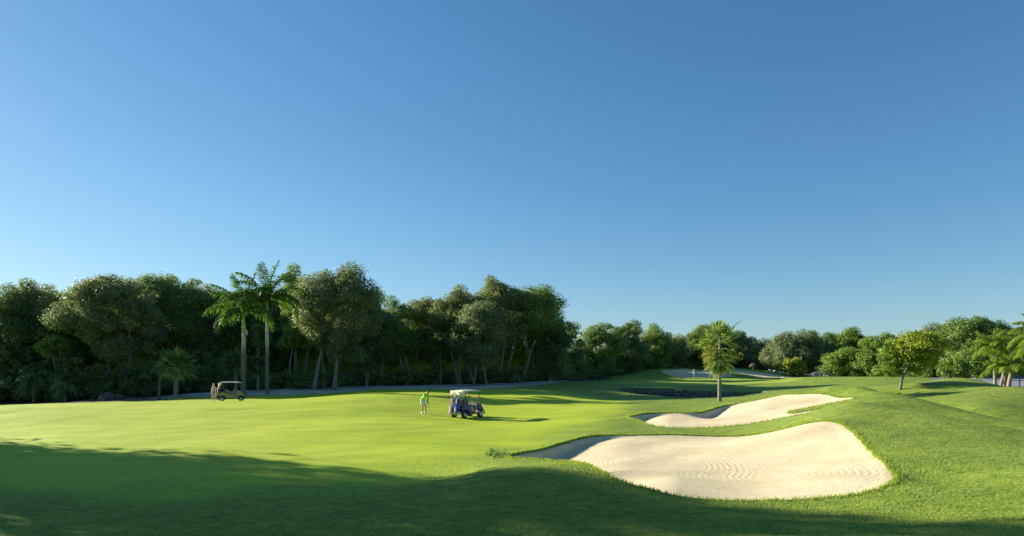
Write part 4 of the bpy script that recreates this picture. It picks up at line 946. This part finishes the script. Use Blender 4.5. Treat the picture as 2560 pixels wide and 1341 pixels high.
# ------------------------------------------------------------------ golf carts
M_ROOF = plain('cart_roof_cream', (0.72, 0.68, 0.58), 0.45, var=0.04)
M_COVER = plain('rain_cover_cream', (0.66, 0.57, 0.36), 0.8, var=0.12, sc=5)
M_TYRE = plain('tyre_rubber', (0.02, 0.02, 0.022), 0.85, var=0.2)
M_RIM = plain('rim_silver', (0.50, 0.52, 0.55), 0.35, 0.3, var=0.05)
M_SEAT = plain('seat_vinyl', (0.035, 0.035, 0.04), 0.55, var=0.1)
M_TRIM = plain('black_plastic', (0.03, 0.03, 0.033), 0.6, var=0.1)
M_BEIGE = plain('beige_plastic', (0.40, 0.36, 0.32), 0.55, var=0.05)
M_RED = plain('red_strip', (0.60, 0.06, 0.03), 0.5, var=0.05)
M_SKINW = plain('chrome', (0.6, 0.6, 0.6), 0.25, 0.9, var=0.03)
def glassmat():
    m, nt, p, out = newmat('windscreen'); p.inputs['Base Color'].default_value = (0.9, 0.95, 0.95, 1)
    p.inputs['Roughness'].default_value = 0.02; p.inputs['Transmission Weight'].default_value = 1.0; p.inputs['IOR'].default_value = 1.25
    return m
M_GLASS = glassmat()
def extrude(profile, y0, y1, inset=0.0):
    n = len(profile); V = [(x, y0, z) for x, z in profile]+[(x, y1, z) for x, z in profile]
    F = [tuple(range(n)), tuple(range(2*n-1, n-1, -1))]+[(i, n+i, n+(i+1)%n, (i+1)%n) for i in range(n)]
    return V, F
def arch(cx, cz, r_, a0, a1, n=9): return [(cx+r_*math.cos(R(a)), cz+r_*math.sin(R(a))) for a in np.linspace(a0, a1, n)]
def lathe_y(prof, k=24):
    """profile (radius, y) revolved about the y axis"""
    n = len(prof); V = [(r_*math.cos(2*math.pi*j/k), y, r_*math.sin(2*math.pi*j/k)) for r_, y in prof for j in range(k)]
    F = [(i*k+j, (i+1)*k+j, (i+1)*k+(j+1)%k, i*k+(j+1)%k) for i in range(n-1) for j in range(k)]
    F += [tuple(range(k)), tuple((n-1)*k+j for j in range(k))[::-1]]
    return V, F
def golf_cart(px, Y, rz, label, body_mat, decal_mat, decal2, tiltcover=0.0):
    x, y, z = onground(px, Y)
    t = empty('golf_cart', (x, y, z), rz, label, 'golf cart', 'golf carts parked on the fairway')
    RA_, FA_ = -0.74, 0.90
    # rear body shell with wheel arch
    prof = [(-0.98, 0.34), (-1.02, 0.62), (-0.96, 0.80), (-0.55, 0.83), (-0.25, 0.78), (-0.02, 0.68), (0.22, 0.64), (0.30, 0.60), (0.33, 0.34), (0.25, 0.30), (-0.38, 0.30)]+arch(RA_, 0.24, 0.33, 12, 165)
    V, F = extrude(prof, -0.58, 0.58); b = MB(); b.add(V, F); b.build('body', body_mat, t, bev=0.035)
    prof = [(0.66, 0.40), (0.60, 0.72), (0.62, 0.90), (0.74, 0.95), (0.92, 0.88), (1.14, 0.66), (1.21, 0.50), (1.20, 0.42)]+arch(FA_, 0.24, 0.29, 35, 150)
    V, F = extrude(prof, -0.52, 0.52); b = MB(); b.add(V, F); fc = b.build('front_cowl', body_mat, t, bev=0.05)
    b = MB()
    for s in (-1, 1):
        for (cx_, r_, w_) in ((RA_, 0.31, 0.10), (FA_, 0.28, 0.12)):
            ys = s*0.60
            o_ = arch(cx_, 0.24, r_+0.07, -5, 185, 13); i_ = arch(cx_, 0.24, r_, 185, -5, 13)
            V, F = extrude(o_+i_, ys-0.03, ys+0.03); n = 13
            F = [(k, k+1, 2*n-2-k, 2*n-1-k) for k in range(n-1)]+[(2*n+k+1, 2*n+k, 4*n-1-k, 4*n-2-k) for k in range(n-1)]+[(i, 2*n+i, 2*n+(i+1) % (2*n), (i+1) % (2*n)) for i in range(2*n)]
            b.add(V, F)
    b.build('fender_trim', M_TRIM, t)
    b = MB(); b.box((0.0, 0, 0.285), (1.9, 1.10, 0.07)); b.box((-0.1, 0.585, 0.30), (0.80, 0.03, 0.09)); b.box((-0.1, -0.585, 0.30), (0.80, 0.03, 0.09)); b.box((0.45, 0.55, 0.30), (0.32, 0.05, 0.08)); b.box((0.45, -0.55, 0.30), (0.32, 0.05, 0.08)); b.build('chassis', M_TRIM, t, bev=0.01)
    b = MB(); b.box((0.46, 0, 0.335), (0.42, 1.0, 0.02)); b.box((0.62, 0, 0.55), (0.04, 0.96, 0.40)); b.build('floor_mat', M_BEIGE, t, bev=0.008)
    b = MB(); b.box((-1.22, 0, 0.37), (0.10, 1.10, 0.17)); b.box((-1.08, 0, 0.31), (0.30, 1.04, 0.05)); b.build('rear_bumper', M_BEIGE, t, bev=0.03)
    b = MB(); b.box((1.22, 0, 0.42), (0.07, 0.80, 0.12)); b.build('front_bumper', M_TRIM, t, bev=0.025)
    b = MB(); b.box((-1.0, 0, 0.62), (0.05, 0.9, 0.5)); b.box((-1.08, 0, 0.95), (0.03, 0.96, 0.03)); b.tube([(-0.98, -0.5, 0.62), (-1.05, -0.5, 0.96)], 0.015, 6); b.tube([(-0.98, 0.5, 0.62), (-1.05, 0.5, 0.96)], 0.015, 6); b.build('bag_rack', M_TRIM, t)
    # seats
    b = MB(); b.box((-0.12, 0, 0.78), (0.50, 1.02, 0.13)); b.build('seat', M_SEAT, t, bev=0.04)
    b = MB()
    for s in (-1, 1): b.box((-0.42, s*0.26, 1.02), (0.10, 0.48, 0.40), ('Y', R(-10)))
    b.build('backrest', M_SEAT, t, bev=0.04)
    b = MB()
    for s in (-1, 1): b.tube([(-0.42, s*0.54, 1.08), (-0.28, s*0.55, 1.0), (-0.05, s*0.55, 0.86), (-0.02, s*0.55, 0.76)], [0.02, 0.028, 0.028, 0.02], 8)
    b.build('armrest', M_BEIGE, t, True)
    # dash, steering
    b = MB(); b.box((0.60, 0, 0.86), (0.16, 1.0, 0.17), ('Y', R(12))); b.build('dashboard', M_TRIM, t, bev=0.04)
    b = MB()
    for yy in (-0.42, -0.20, 0.25, 0.42): b.box((0.52, yy, 0.82), (0.06, 0.13, 0.09))
    b.box((0.54, 0.02, 0.66), (0.06, 0.30, 0.16)); b.build('cup_tray', M_BEIGE, t, bev=0.015)
    b = MB(); k = 20
    ring = [(0.30+0.10*math.sin(a), 0.28+0.18*math.cos(a), 1.02+0.14*math.sin(a)) for a in np.linspace(0, 2*math.pi, k+1)]
    b.tube(ring, 0.014, 6, cap=False); b.tube([(0.30, 0.28, 1.02), (0.55, 0.28, 0.80)], 0.02, 6); b.tube([(0.30, 0.10, 1.02), (0.30, 0.46, 1.02)], 0.010, 5); b.build('steering_wheel', M_TRIM, t)
    # roof, posts, cover, windscreen
    nx, ny = 13, 9; V = []
    for top in (1, 0):
        for i in range(nx):
            for j in range(ny):
                u = i/(nx-1)*2-1; v = j/(ny-1)*2-1
                e = max(abs(u)**4, abs(v)**4); rx = 1-0.06*abs(v)**4
                V.append((0.02+0.92*u*rx, 0.60*v*(1-0.05*abs(u)**4), 1.76+top*(0.03+0.06*(1-e))-0.02*(1-top)*0 - 0.03*max(u, 0)**2))
    ix = np.arange(2*nx*ny).reshape(2, nx, ny); F = []
    for i in range(nx-1):
        for j in range(ny-1):
            F.append((ix[0,i,j], ix[0,i+1,j], ix[0,i+1,j+1], ix[0,i,j+1])); F.append((ix[1,i,j], ix[1,i,j+1], ix[1,i+1,j+1], ix[1,i+1,j]))
    for i in range(nx-1):
        for j in (0, ny-1): F.append((ix[0,i,j], ix[1,i,j], ix[1,i+1,j], ix[0,i+1,j]) if j == 0 else (ix[0,i,j], ix[0,i+1,j], ix[1,i+1,j], ix[1,i,j]))
    for j in range(ny-1):
        for i in (0, nx-1): F.append((ix[0,i,j], ix[0,i,j+1], ix[1,i,j+1], ix[1,i,j]) if i == 0 else (ix[0,i,j], ix[1,i,j], ix[1,i,j+1], ix[0,i,j+1]))
    npmesh('roof', V, [tuple(map(int, f)) for f in F], M_ROOF, t, True)
    for s in (-1, 1):
        b = MB(); b.tube([(0.98, s*0.50, 0.82), (0.90, s*0.50, 1.02), (0.72, s*0.50, 1.78)], 0.022, 8); b.build('front_post', M_TRIM, t, True)
        b = MB(); b.tube([(-0.56, s*0.50, 0.82), (-0.72, s*0.50, 1.77)], 0.020, 8); b.build('rear_post', M_TRIM, t, True)
    b = MB(); b.tube([(-0.60, -0.5, 1.2), (-0.60, 0.5, 1.2)], 0.015, 6); b.tube([(-0.66, -0.5, 1.45), (-1.0, -0.52, 1.38), (-1.0, 0.52, 1.38), (-0.66, 0.5, 1.45)], 0.013, 6); b.build('bag_hoop', M_TRIM, t)
    # draped rain cover at the back: top, back and side panels with sag
    n1, n2 = 17, 8; V = []
    for i in range(n1):
        a = i/(n1-1)*2-1                    # around: -1 right side .. 1 left side
        if abs(a) > 0.62: s = 1 if a > 0 else -1; k = (abs(a)-0.62)/0.38; bx, by, ox = -0.93+0.22*k, s*0.60, 0
        else: bx, by, ox = -0.93, a/0.62*0.60, -0.20
        for j in range(n2):
            q = j/(n2-1); drop = 0.34+(0.10*math.sin(a*9+1)+0.05*math.sin(a*23))*1.0-(0.22*max(abs(a)-0.62, 0)/0.38)
            V.append((bx+ox*q*(1-0.5*q)+0.03*math.sin(a*14+q*3)*q, by*(1+0.015*math.sin(a*17)*q), 1.80-drop*q))
    F = [(i*n2+j, i*n2+j+1, (i+1)*n2+j+1, (i+1)*n2+j) for i in range(n1-1) for j in range(n2-1)]
    o = npmesh('rain_cover', V, F, M_COVER, t, True); m_ = o.modifiers.new('thickness', 'SOLIDIFY'); m_.thickness = 0.012
    b = MB(); b.add([(0.965, -0.49, 0.94), (0.965, 0.49, 0.94), (0.845, 0.49, 1.33), (0.845, -0.49, 1.33), (0.958, -0.49, 0.94), (0.958, 0.49, 0.94), (0.838, 0.49, 1.33), (0.838, -0.49, 1.33)], [(0,1,2,3),(7,6,5,4),(0,4,5,1),(1,5,6,2),(2,6,7,3),(3,7,4,0)])
    ws = b.build('windscreen', M_GLASS, t)
    b = MB(); b.box((0.838, 0, 1.345), (0.02, 0.52, 0.07)); b.build('screen_strip', M_RED, ws)
    # decal, lights
    for s in (-1, 1):
        b = MB(); ys = s*0.584
        for (x0, dz) in ((-0.30, 0), (-0.18, 0.0)):
            b.add([(x0, ys, 0.72), (x0+0.10, ys, 0.70), (x0+0.42, ys, 0.42), (x0+0.32, ys, 0.42), (x0, ys*0.995, 0.72), (x0+0.10, ys*0.995, 0.70), (x0+0.42, ys*0.995, 0.42), (x0+0.32, ys*0.995, 0.42)], [(0,1,2,3),(7,6,5,4),(0,4,5,1),(1,5,6,2),(2,6,7,3),(3,7,4,0)])
        b.build('side_stripe', decal_mat, t)
        b = MB(); b.box((1.13, s*0.36, 0.60), (0.06, 0.16, 0.09), ('Y', R(-40))); b.build('headlight', M_RIM, t, bev=0.01)
        b = MB(); b.box((-1.03, s*0.52, 0.66), (0.03, 0.08, 0.10)); b.build('tail_light', M_RED, t)
    for ax in (RA_, FA_):
        for s in (-1, 1):
            w = bpy.data.objects.new('wheel', None); COL.objects.link(w); w.parent = t; w.location = (ax, s*0.46, 0.23)
            V, F = lathe_y([(0.13, -0.085), (0.215, -0.10), (0.232, -0.07), (0.232, 0.07), (0.215, 0.10), (0.13, 0.085)]); b = MB(); b.add(V, F); b.build('tyre', M_TYRE, w, True)
            V, F = lathe_y([(0.02, -0.088), (0.08, -0.092), (0.12, -0.105), (0.135, -0.100), (0.135, 0.100), (0.12, 0.105), (0.08, 0.092), (0.02, 0.088)]); b = MB(); b.add(V, F); b.build('rim', M_RIM, w, False)
    return t
M_BLUE = plain('blue_bodywork', (0.04, 0.042, 0.22), 0.3, 0.2, var=0.06); M_YEL = plain('yellow_green_bodywork', (0.28, 0.27, 0.05), 0.3, 0.1, var=0.05)
M_STR = plain('stripe_yellow', (0.50, 0.48, 0.08), 0.5, var=0.05); M_STG = plain('stripe_grey', (0.28, 0.28, 0.27), 0.5, var=0.05)
cartb = golf_cart(1166, 42.6, R(51), 'blue golf cart with cream roof and yellow side stripes, two bags on its back', M_BLUE, M_STR, None)
cartb.scale = (0.93, 1, 1)
carty = golf_cart(577, 60.0, R(22), 'yellow green golf cart with cream roof parked before the royal palms', M_YEL, M_STG, None)

def golf_bag(cart, lx, ly, label, c1, c2, ncl, seed, rim=None, round_pocket=None, lean=0.10):
    r = np.random.default_rng(seed); Mx = Matrix.Translation(cart.location)@Matrix.Rotation(cart.rotation_euler.z, 4, 'Z')
    p = Mx@Vector((lx, ly, 0.35)); t = empty('golf_bag', p, cart.rotation_euler.z, label, 'golf bag', 'golf bags standing on the carts')
    ax = [(0, 0, 0), (lean*0.3, 0, 0.25), (lean*0.7, 0, 0.6), (lean, 0, 0.88)]
    b = MB(); b.tube(ax, [0.125, 0.135, 0.13, 0.125], 14); b.build('body', c1, t, True)
    b = MB(); b.tube([(lean*0.97, 0, 0.84), (lean*1.03, 0, 0.93)], [0.14, 0.145], 14); b.build('collar', c2, t, True)
    b = MB(); b.box((-0.13, 0, 0.28), (0.11, 0.20, 0.36)); b.box((0.02, 0.14, 0.5), (0.16, 0.07, 0.34)); b.box((0.02, -0.14, 0.45), (0.16, 0.07, 0.42)); b.build('pocket', c2, t, bev=0.03)
    if round_pocket:
        bm = bmesh.new(); bmesh.ops.create_uvsphere(bm, u_segments=16, v_segments=10, radius=1)
        V = [(v.co.x*0.10-0.17, v.co.y*0.14-0.05, v.co.z*0.17+0.20) for v in bm.verts]; F = [[v.index for v in f.verts] for f in bm.faces]; bm.free()
        o = npmesh('ball_pouch', V, F, round_pocket[0], t, True)
        b = MB(); b.tube([(-0.262, -0.05, 0.20), (-0.276, -0.05, 0.20)], 0.055, 12); b.build('badge', round_pocket[1], o)
    b = MB(); b.tube([(-0.12, 0.08, 0.75), (-0.2, 0.12, 0.55), (-0.13, 0.08, 0.3)], 0.012, 6); b.build('strap', c2, t)
    hs = r.uniform(0.18, 0.42, ncl); rank = np.argsort(np.argsort(-hs)); bagname = ' '.join(label.split(',')[0].split())
    for i in range(ncl):
        a = 2*math.pi*i/ncl; ox, oy = 0.07*math.cos(a), 0.07*math.sin(a); h = float(hs[i]); kind_ = 'covered golf club' if i % 3 == 0 else 'bare steel golf iron'
        rk_ = ['tallest', 'second tallest', 'third tallest', 'fourth tallest', 'second shortest', 'shortest'][rank[i]]
        cl = empty('golf_club', Mx@Vector((lx+lean+ox, ly+oy, 0.35+0.86)), r.uniform(0, 6), kind_+', '+rk_+' of those in the '+bagname, 'golf club', 'clubs in the '+bagname)
        b = MB(); b.tube([(0, 0, -0.3), (0, 0, h)], 0.007, 6); b.build('shaft', M_SKINW, cl)
        b = MB()
        if i % 3 == 0:
            b.tube([(0.0, 0, h-0.02), (0.02, 0, h+0.04), (0.05, 0, h+0.07), (0.09, 0, h+0.06)], [0.02, 0.05, 0.055, 0.02], 9); b.build('club_cover', [M_TRIM, c1, c2][i % 2+0], cl, True)
        else:
            b.box((0.03, 0, h+0.02), (0.08, 0.02, 0.045)); b.build('club_head', M_SKINW, cl, bev=0.005)
    return t
M_NAVY = plain('navy_nylon', (0.02, 0.025, 0.07), 0.7); M_RBAG = plain('dark_red_nylon', (0.22, 0.02, 0.025), 0.7); M_WBAG = plain('white_nylon', (0.45, 0.42, 0.40), 0.7)
M_BBAG = plain('blue_nylon', (0.05, 0.09, 0.50), 0.6); M_YBD = plain('badge_yellow', (0.70, 0.66, 0.20), 0.5)
golf_bag(cartb, -1.12, -0.24, 'blue golf bag, round blue pouch, on the near side of the blue cart', M_NAVY, M_BBAG, 6, 51, round_pocket=(M_BBAG, M_YBD))
golf_bag(cartb, -1.12, 0.26, 'dark red golf bag, white trim, on the far side of the blue cart', M_RBAG, M_WBAG, 6, 52)
golf_bag(carty, -1.10, -0.24, 'navy golf bag, white trim, on the near side of the yellow cart', M_NAVY, M_WBAG, 6, 53)
golf_bag(carty, -1.10, 0.26, 'dark golf bag, red covers, on the far side of the yellow cart', M_TRIM, M_RBAG, 6, 54)
def on_cart(cart, p): return Matrix.Translation(cart.location)@Matrix.Rotation(cart.rotation_euler.z, 4, 'Z')@Vector(p)
def towel(cart, p, mat, label, seed):
    r = np.random.default_rng(seed); V = []
    for i in range(7):
        for j in range(9): V.append((0.02*math.sin(i*1.7+j*0.4), (i/6-0.5)*(0.13-0.04*j/8), -0.5*j/8))
    F = [(i*9+j, i*9+j+1, (i+1)*9+j+1, (i+1)*9+j) for i in range(6) for j in range(8)]
    o = npmesh('towel', V, F, mat, None, True); o.location = on_cart(cart, p); o.rotation_euler = (0, 0, cart.rotation_euler.z+0.2); m_ = o.modifiers.new('thickness', 'SOLIDIFY'); m_.thickness = 0.015; tag(o, label, 'towel')
M_TOW = plain('towel_white', (0.50, 0.48, 0.43), 0.95)
towel(cartb, (-1.26, 0.06, 1.22), M_TOW, 'white towel hanging between the two bags of the blue cart', 1)
towel(carty, (-1.27, -0.02, 1.15), M_TOW, 'white towel hanging between the two bags of the yellow cart', 2)
# ------------------------------------------------------------------ people
def skin_mesh(name, nodes, edges, mat, parent, root=0, sub=2, bs=0.6):
    """nodes: list of (x,y,z,radius)"""
    me = bpy.data.meshes.new(name); me.from_pydata([n[:3] for n in nodes], edges, []); me.update()
    o = bpy.data.objects.new(name, me); COL.objects.link(o); o.parent = parent
    sk = o.modifiers.new('skin', 'SKIN'); sk.use_smooth_shade = True; sk.branch_smoothing = bs
    for i, n in enumerate(nodes):
        sv = me.skin_vertices[0].data[i]; rr = n[3]; sv.radius = rr if isinstance(rr, tuple) else (rr, rr); sv.use_root = (i == root)
    s = o.modifiers.new('sub', 'SUBSURF'); s.levels = sub; s.render_levels = sub
    me.materials.append(mat); return o
def lerp(a, b, t): return tuple(a[i]+(b[i]-a[i])*t for i in range(3))
def person(name, label, loc, rz, J, M, sleeves='short', hem=0.55, hat=None):
    """J: joints in local space; builds one continuous body plus clothing"""
    t = empty(name, loc, rz, label, 'person')
    nd, ed = [], []
    def add(p, r, to=None):
        nd.append((*p, r)); i = len(nd)-1
        if to is not None: ed.append((to, i))
        return i
    pel = add(J['pelvis'], 0.125)
    waist = add(lerp(J['pelvis'], J['chest'], 0.45), 0.12, pel); ch = add(J['chest'], 0.14, waist)
    nk = add(J['neck'], 0.06, ch); hd0 = add(lerp(J['neck'], J['head'], 0.55), 0.065, nk); hd = add(J['head'], (0.085, 0.10), hd0); cr_ = add(J['crown'], 0.06, hd)
    for s in ('L', 'R'):
        sh = add(J['sho'+s], 0.062, ch); el = add(J['elb'+s], 0.042, sh); wr = add(J['wri'+s], 0.028, el)
        w, hnd = Vector(J['wri'+s]), Vector(J['han'+s]); d = (hnd-w).normalized(); side = Vector(J.get('pal'+s, (0, 1, 0))); side = (side-d*side.dot(d)).normalized(); nrm = d.cross(side)
        palm = add(tuple(w+d*0.07), (0.034, 0.018), wr)
        for k, (off, ln) in enumerate(((-0.028, 0.065), (-0.010, 0.075), (0.009, 0.07), (0.027, 0.055))):
            b0 = w+d*0.09+side*off; a = add(tuple(b0), 0.010, palm); a = add(tuple(b0+d*ln*0.45+nrm*0.012), 0.009, a); add(tuple(b0+d*ln*0.75+nrm*0.04), 0.008, a)
        tb = w+d*0.04-side*0.035; a = add(tuple(tb), 0.012, palm); add(tuple(tb+d*0.045-side*0.015+nrm*0.02), 0.010, a)
        hp = add(J['hip'+s], 0.098, pel); kn = add(J['kne'+s], 0.055, hp); cf = add(tuple(Vector(lerp(J['kne'+s], J['ank'+s], 0.35))+Vector((-0.015, 0, 0))), 0.056, kn); an = add(J['ank'+s], 0.036, cf)
        add(J['toe'+s], (0.038, 0.028), an)
    skin_mesh('body', nd, ed, M['skin'], t)
    # face: nose, ears, eyes, mouth
    h, c = Vector(J['head']), Vector(J['crown']); up = (c-h).normalized(); fw = Vector(J['face']); fw = (fw-up*fw.dot(up)).normalized(); sd_ = up.cross(fw)
    b = MB(); b.tube([tuple(h+fw*0.085+up*0.01), tuple(h+fw*0.115-up*0.02), tuple(h+fw*0.09-up*0.035)], [0.008, 0.014, 0.010], 6)
    for s in (-1, 1): b.tube([tuple(h+sd_*s*0.085+up*0.02), tuple(h+sd_*s*0.095-up*0.03)], [0.018, 0.012], 6)
    b.build('face_features', M['skin'], t, True)
    b = MB()
    for s in (-1, 1): b.tube([tuple(h+fw*0.083+sd_*s*0.032+up*0.012), tuple(h+fw*0.095+sd_*s*0.032+up*0.010)], 0.010, 8)
    b.build('eyes', M['dark'], t)
    # shirt
    sn, se = [], []
    def sa(p, r, to=None):
        sn.append((*p, r)); 
        if to is not None: se.append((to, len(sn)-1))
        return len(sn)-1
    a0 = sa(lerp(J['pelvis'], J['chest'], -0.02), 0.172); a1 = sa(lerp(J['pelvis'], J['chest'], 0.45), 0.162, a0); a2 = sa(J['chest'], 0.170, a1); sa(lerp(J['chest'], J['neck'], 0.72), 0.078, a2)
    for s in ('L', 'R'):
        sh = sa(J['sho'+s], 0.082, a2); 
        if sleeves == 'short': sa(lerp(J['sho'+s], J['elb'+s], 0.68), 0.072, sh)
        else: e = sa(J['elb'+s], 0.058, sh); sa(lerp(J['elb'+s], J['wri'+s], 0.90), 0.046, e)
    skin_mesh('shirt', sn, se, M['shirt'], t, 2, bs=0.2)
    sn, se = [], []
    p0 = sa(J['pelvis'], 0.160); w0 = sa(lerp(J['pelvis'], J['chest'], 0.36), 0.160, p0)
    for s in ('L', 'R'):
        q = sa(J['hip'+s], 0.118, p0)
        if hem <= 1: sa(lerp(J['hip'+s], J['kne'+s], hem), 0.096, q)
        else: k = sa(J['kne'+s], 0.080, q); sa(lerp(J['kne'+s], J['ank'+s], 0.85), 0.062, k)
    skin_mesh('shorts' if hem <= 1 else 'trousers', sn, se, M['legs'], t, 0, bs=0.15)
    for s in ('L', 'R'):
        a, o = Vector(J['ank'+s]), Vector(J['toe'+s]); d = (o-a); d.z = 0; d.normalize(); g = o.z-0.035
        sn, se = [], []
        k0 = sa(tuple(a-d*0.045+Vector((0, 0, g+0.045-a.z))), 0.046); k1 = sa(tuple(a+d*0.06+Vector((0, 0, g+0.048-a.z))), 0.050, k0); sa(tuple(a+d*0.18+Vector((0, 0, g+0.036-a.z))), (0.046, 0.034), k1); sa(tuple(a+Vector((0, 0, 0.035))), 0.046, k0)
        skin_mesh('shoe', sn, se, M['shoe'], t, 1, 1)
        b = MB(); b.tube([tuple(a+Vector((0, 0, 0.02))), tuple(lerp(J['ank'+s], J['kne'+s], 0.22))], [0.047, 0.05], 10); b.build('sock', M['sock'], t, True)
    # hair shell over the back and top of the head
    bm = bmesh.new(); bmesh.ops.create_uvsphere(bm, u_segments=18, v_segments=12, radius=0.112)
    rot = Matrix((fw, sd_, up)).transposed()
    V, keep = [], []
    for v in bm.verts:
        q = v.co.copy(); keep.append(q.z > (0.03+0.35*q.x if q.x > 0 else 0.03+0.95*q.x))
        V.append(tuple(h+up*0.016-fw*0.006+rot@(q*Vector((1, 0.88, 1.05)) if False else Vector((q.x, q.y*0.88, q.z*1.05)))))
    F = [[v.index for v in f.verts] for f in bm.faces if all(keep[v.index] for v in f.verts)]; bm.free()
    o = npmesh('hair', V, F, M['hair'], t, True); m_ = o.modifiers.new('thickness', 'SOLIDIFY'); m_.thickness = 0.012
    return t
M_SK1 = plain('skin_tan', (0.42, 0.22, 0.13), 0.55, var=0.06); M_SK2 = plain('skin_light', (0.60, 0.38, 0.28), 0.55, var=0.06)
M_LIME = plain('lime_shirt', (0.34, 0.62, 0.05), 0.8, var=0.06); M_PINK = plain('pink_shirt', (0.70, 0.48, 0.62), 0.8, var=0.05)
M_SHORT = plain('pale_shorts', (0.66, 0.65, 0.70), 0.85, var=0.04); M_KHAKI = plain('khaki_shorts', (0.46, 0.38, 0.33), 0.85, var=0.05)
M_SHOE = plain('white_shoes', (0.80, 0.79, 0.76), 0.5, var=0.03); M_HD = plain('dark_hair', (0.02, 0.015, 0.012), 0.6); M_HB = plain('fair_cap', (0.62, 0.56, 0.42), 0.7)
J1 = dict(pelvis=(-0.16, 0, 0.90), chest=(0.10, 0, 1.22), neck=(0.235, 0, 1.38), head=(0.335, 0, 1.455), crown=(0.40, 0, 1.53), face=(0.8, 0, -0.7),
  shoL=(0.16, 0.185, 1.31), shoR=(0.16, -0.185, 1.31), elbL=(0.21, 0.20, 1.03), elbR=(0.22, -0.19, 1.03), wriL=(0.295, 0.045, 0.83), wriR=(0.30, -0.035, 0.79), hanL=(0.34, 0.0, 0.74), hanR=(0.345, 0.0, 0.70), palL=(0.6, 0, 0.5), palR=(0.6, 0, 0.5),
  hipL=(-0.13, 0.095, 0.84), hipR=(-0.13, -0.095, 0.84), kneL=(0.03, 0.16, 0.47), kneR=(0.03, -0.16, 0.47), ankL=(-0.04, 0.19, 0.085), ankR=(-0.04, -0.19, 0.085), toeL=(0.10, 0.21, 0.035), toeR=(0.10, -0.21, 0.035))
x, y, z = onground(1060, 43.5)
g1 = person('person', 'golfer in a lime green long sleeved shirt and pale shorts, bent over a putter', (x, y, z), R(-28), J1, dict(skin=M_SK1, shirt=M_LIME, legs=M_SHORT, shoe=M_SHOE, sock=M_SHOE, hair=M_HD, dark=M_HD), sleeves='long', hem=0.80)
Mg = Matrix.Translation(g1.location)@Matrix.Rotation(g1.rotation_euler.z, 4, 'Z')
p0 = Mg@Vector((0.315, 0, 0.86)); p1 = Mg@Vector((0.60, 0.02, 0.0)); p1.z = gz(p1.x, p1.y)+0.02
pt = empty('putter', p1, 0, 'long thin putter held down to the ball by the golfer', 'putter')
b = MB(); q = p0-p1; b.tube([(0, 0, 0), tuple(q*0.7)], 0.0075, 8); b.build('shaft', M_SKINW, pt, True)
b = MB(); b.tube([tuple(q*0.68), tuple(q*1.0)], [0.011, 0.014], 8); b.build('grip', M_TRIM, pt, True)
b = MB(); b.box((0, 0, 0), (0.03, 0.12, 0.03)); b.build('putter_head', M_SKINW, pt, bev=0.005)
bm = bmesh.new(); bmesh.ops.create_uvsphere(bm, u_segments=16, v_segments=10, radius=0.0215)
V = [v.co[:] for v in bm.verts]; F = [[v.index for v in f.verts] for f in bm.faces]; bm.free()
bl = npmesh('golf_ball', V, F, M_WHITE, None, True); bp = Mg@Vector((0.66, 0.10, 0)); bl.location = (bp.x, bp.y, gz(bp.x, bp.y)+0.022); tag(bl, 'white golf ball on the turf in front of the putter', 'golf ball')
J2 = dict(pelvis=(0, 0, 0.93), chest=(0.03, 0, 1.28), neck=(0.05, 0, 1.46), head=(0.09, 0, 1.58), crown=(0.10, 0, 1.67), face=(1, 0, -0.2),
  shoL=(0.04, 0.19, 1.39), shoR=(0.04, -0.19, 1.39), elbL=(0.22, 0.22, 1.22), elbR=(0.10, -0.26, 1.14), wriL=(0.42, 0.16, 1.32), wriR=(0.33, -0.18, 1.22), hanL=(0.50, 0.14, 1.34), hanR=(0.42, -0.15, 1.24), palL=(0, 1, 0), palR=(0, 1, 0),
  hipL=(0, 0.095, 0.88), hipR=(0, -0.095, 0.88), kneL=(0.10, 0.11, 0.48), kneR=(0.03, -0.11, 0.48), ankL=(0.14, 0.12, 0.085), ankR=(-0.06, -0.13, 0.085), toeL=(0.28, 0.13, 0.035), toeR=(0.08, -0.15, 0.035))
x, y, z = onground(532, 60.2)
g2 = person('person', 'golfer in a pink shirt and khaki shorts reaching for the bags behind the yellow cart', (x, y, z), R(0), J2, dict(skin=M_SK2, shirt=M_PINK, legs=M_KHAKI, shoe=M_SHOE, sock=M_SHOE, hair=M_HB, dark=M_HD), sleeves='short', hem=0.95)
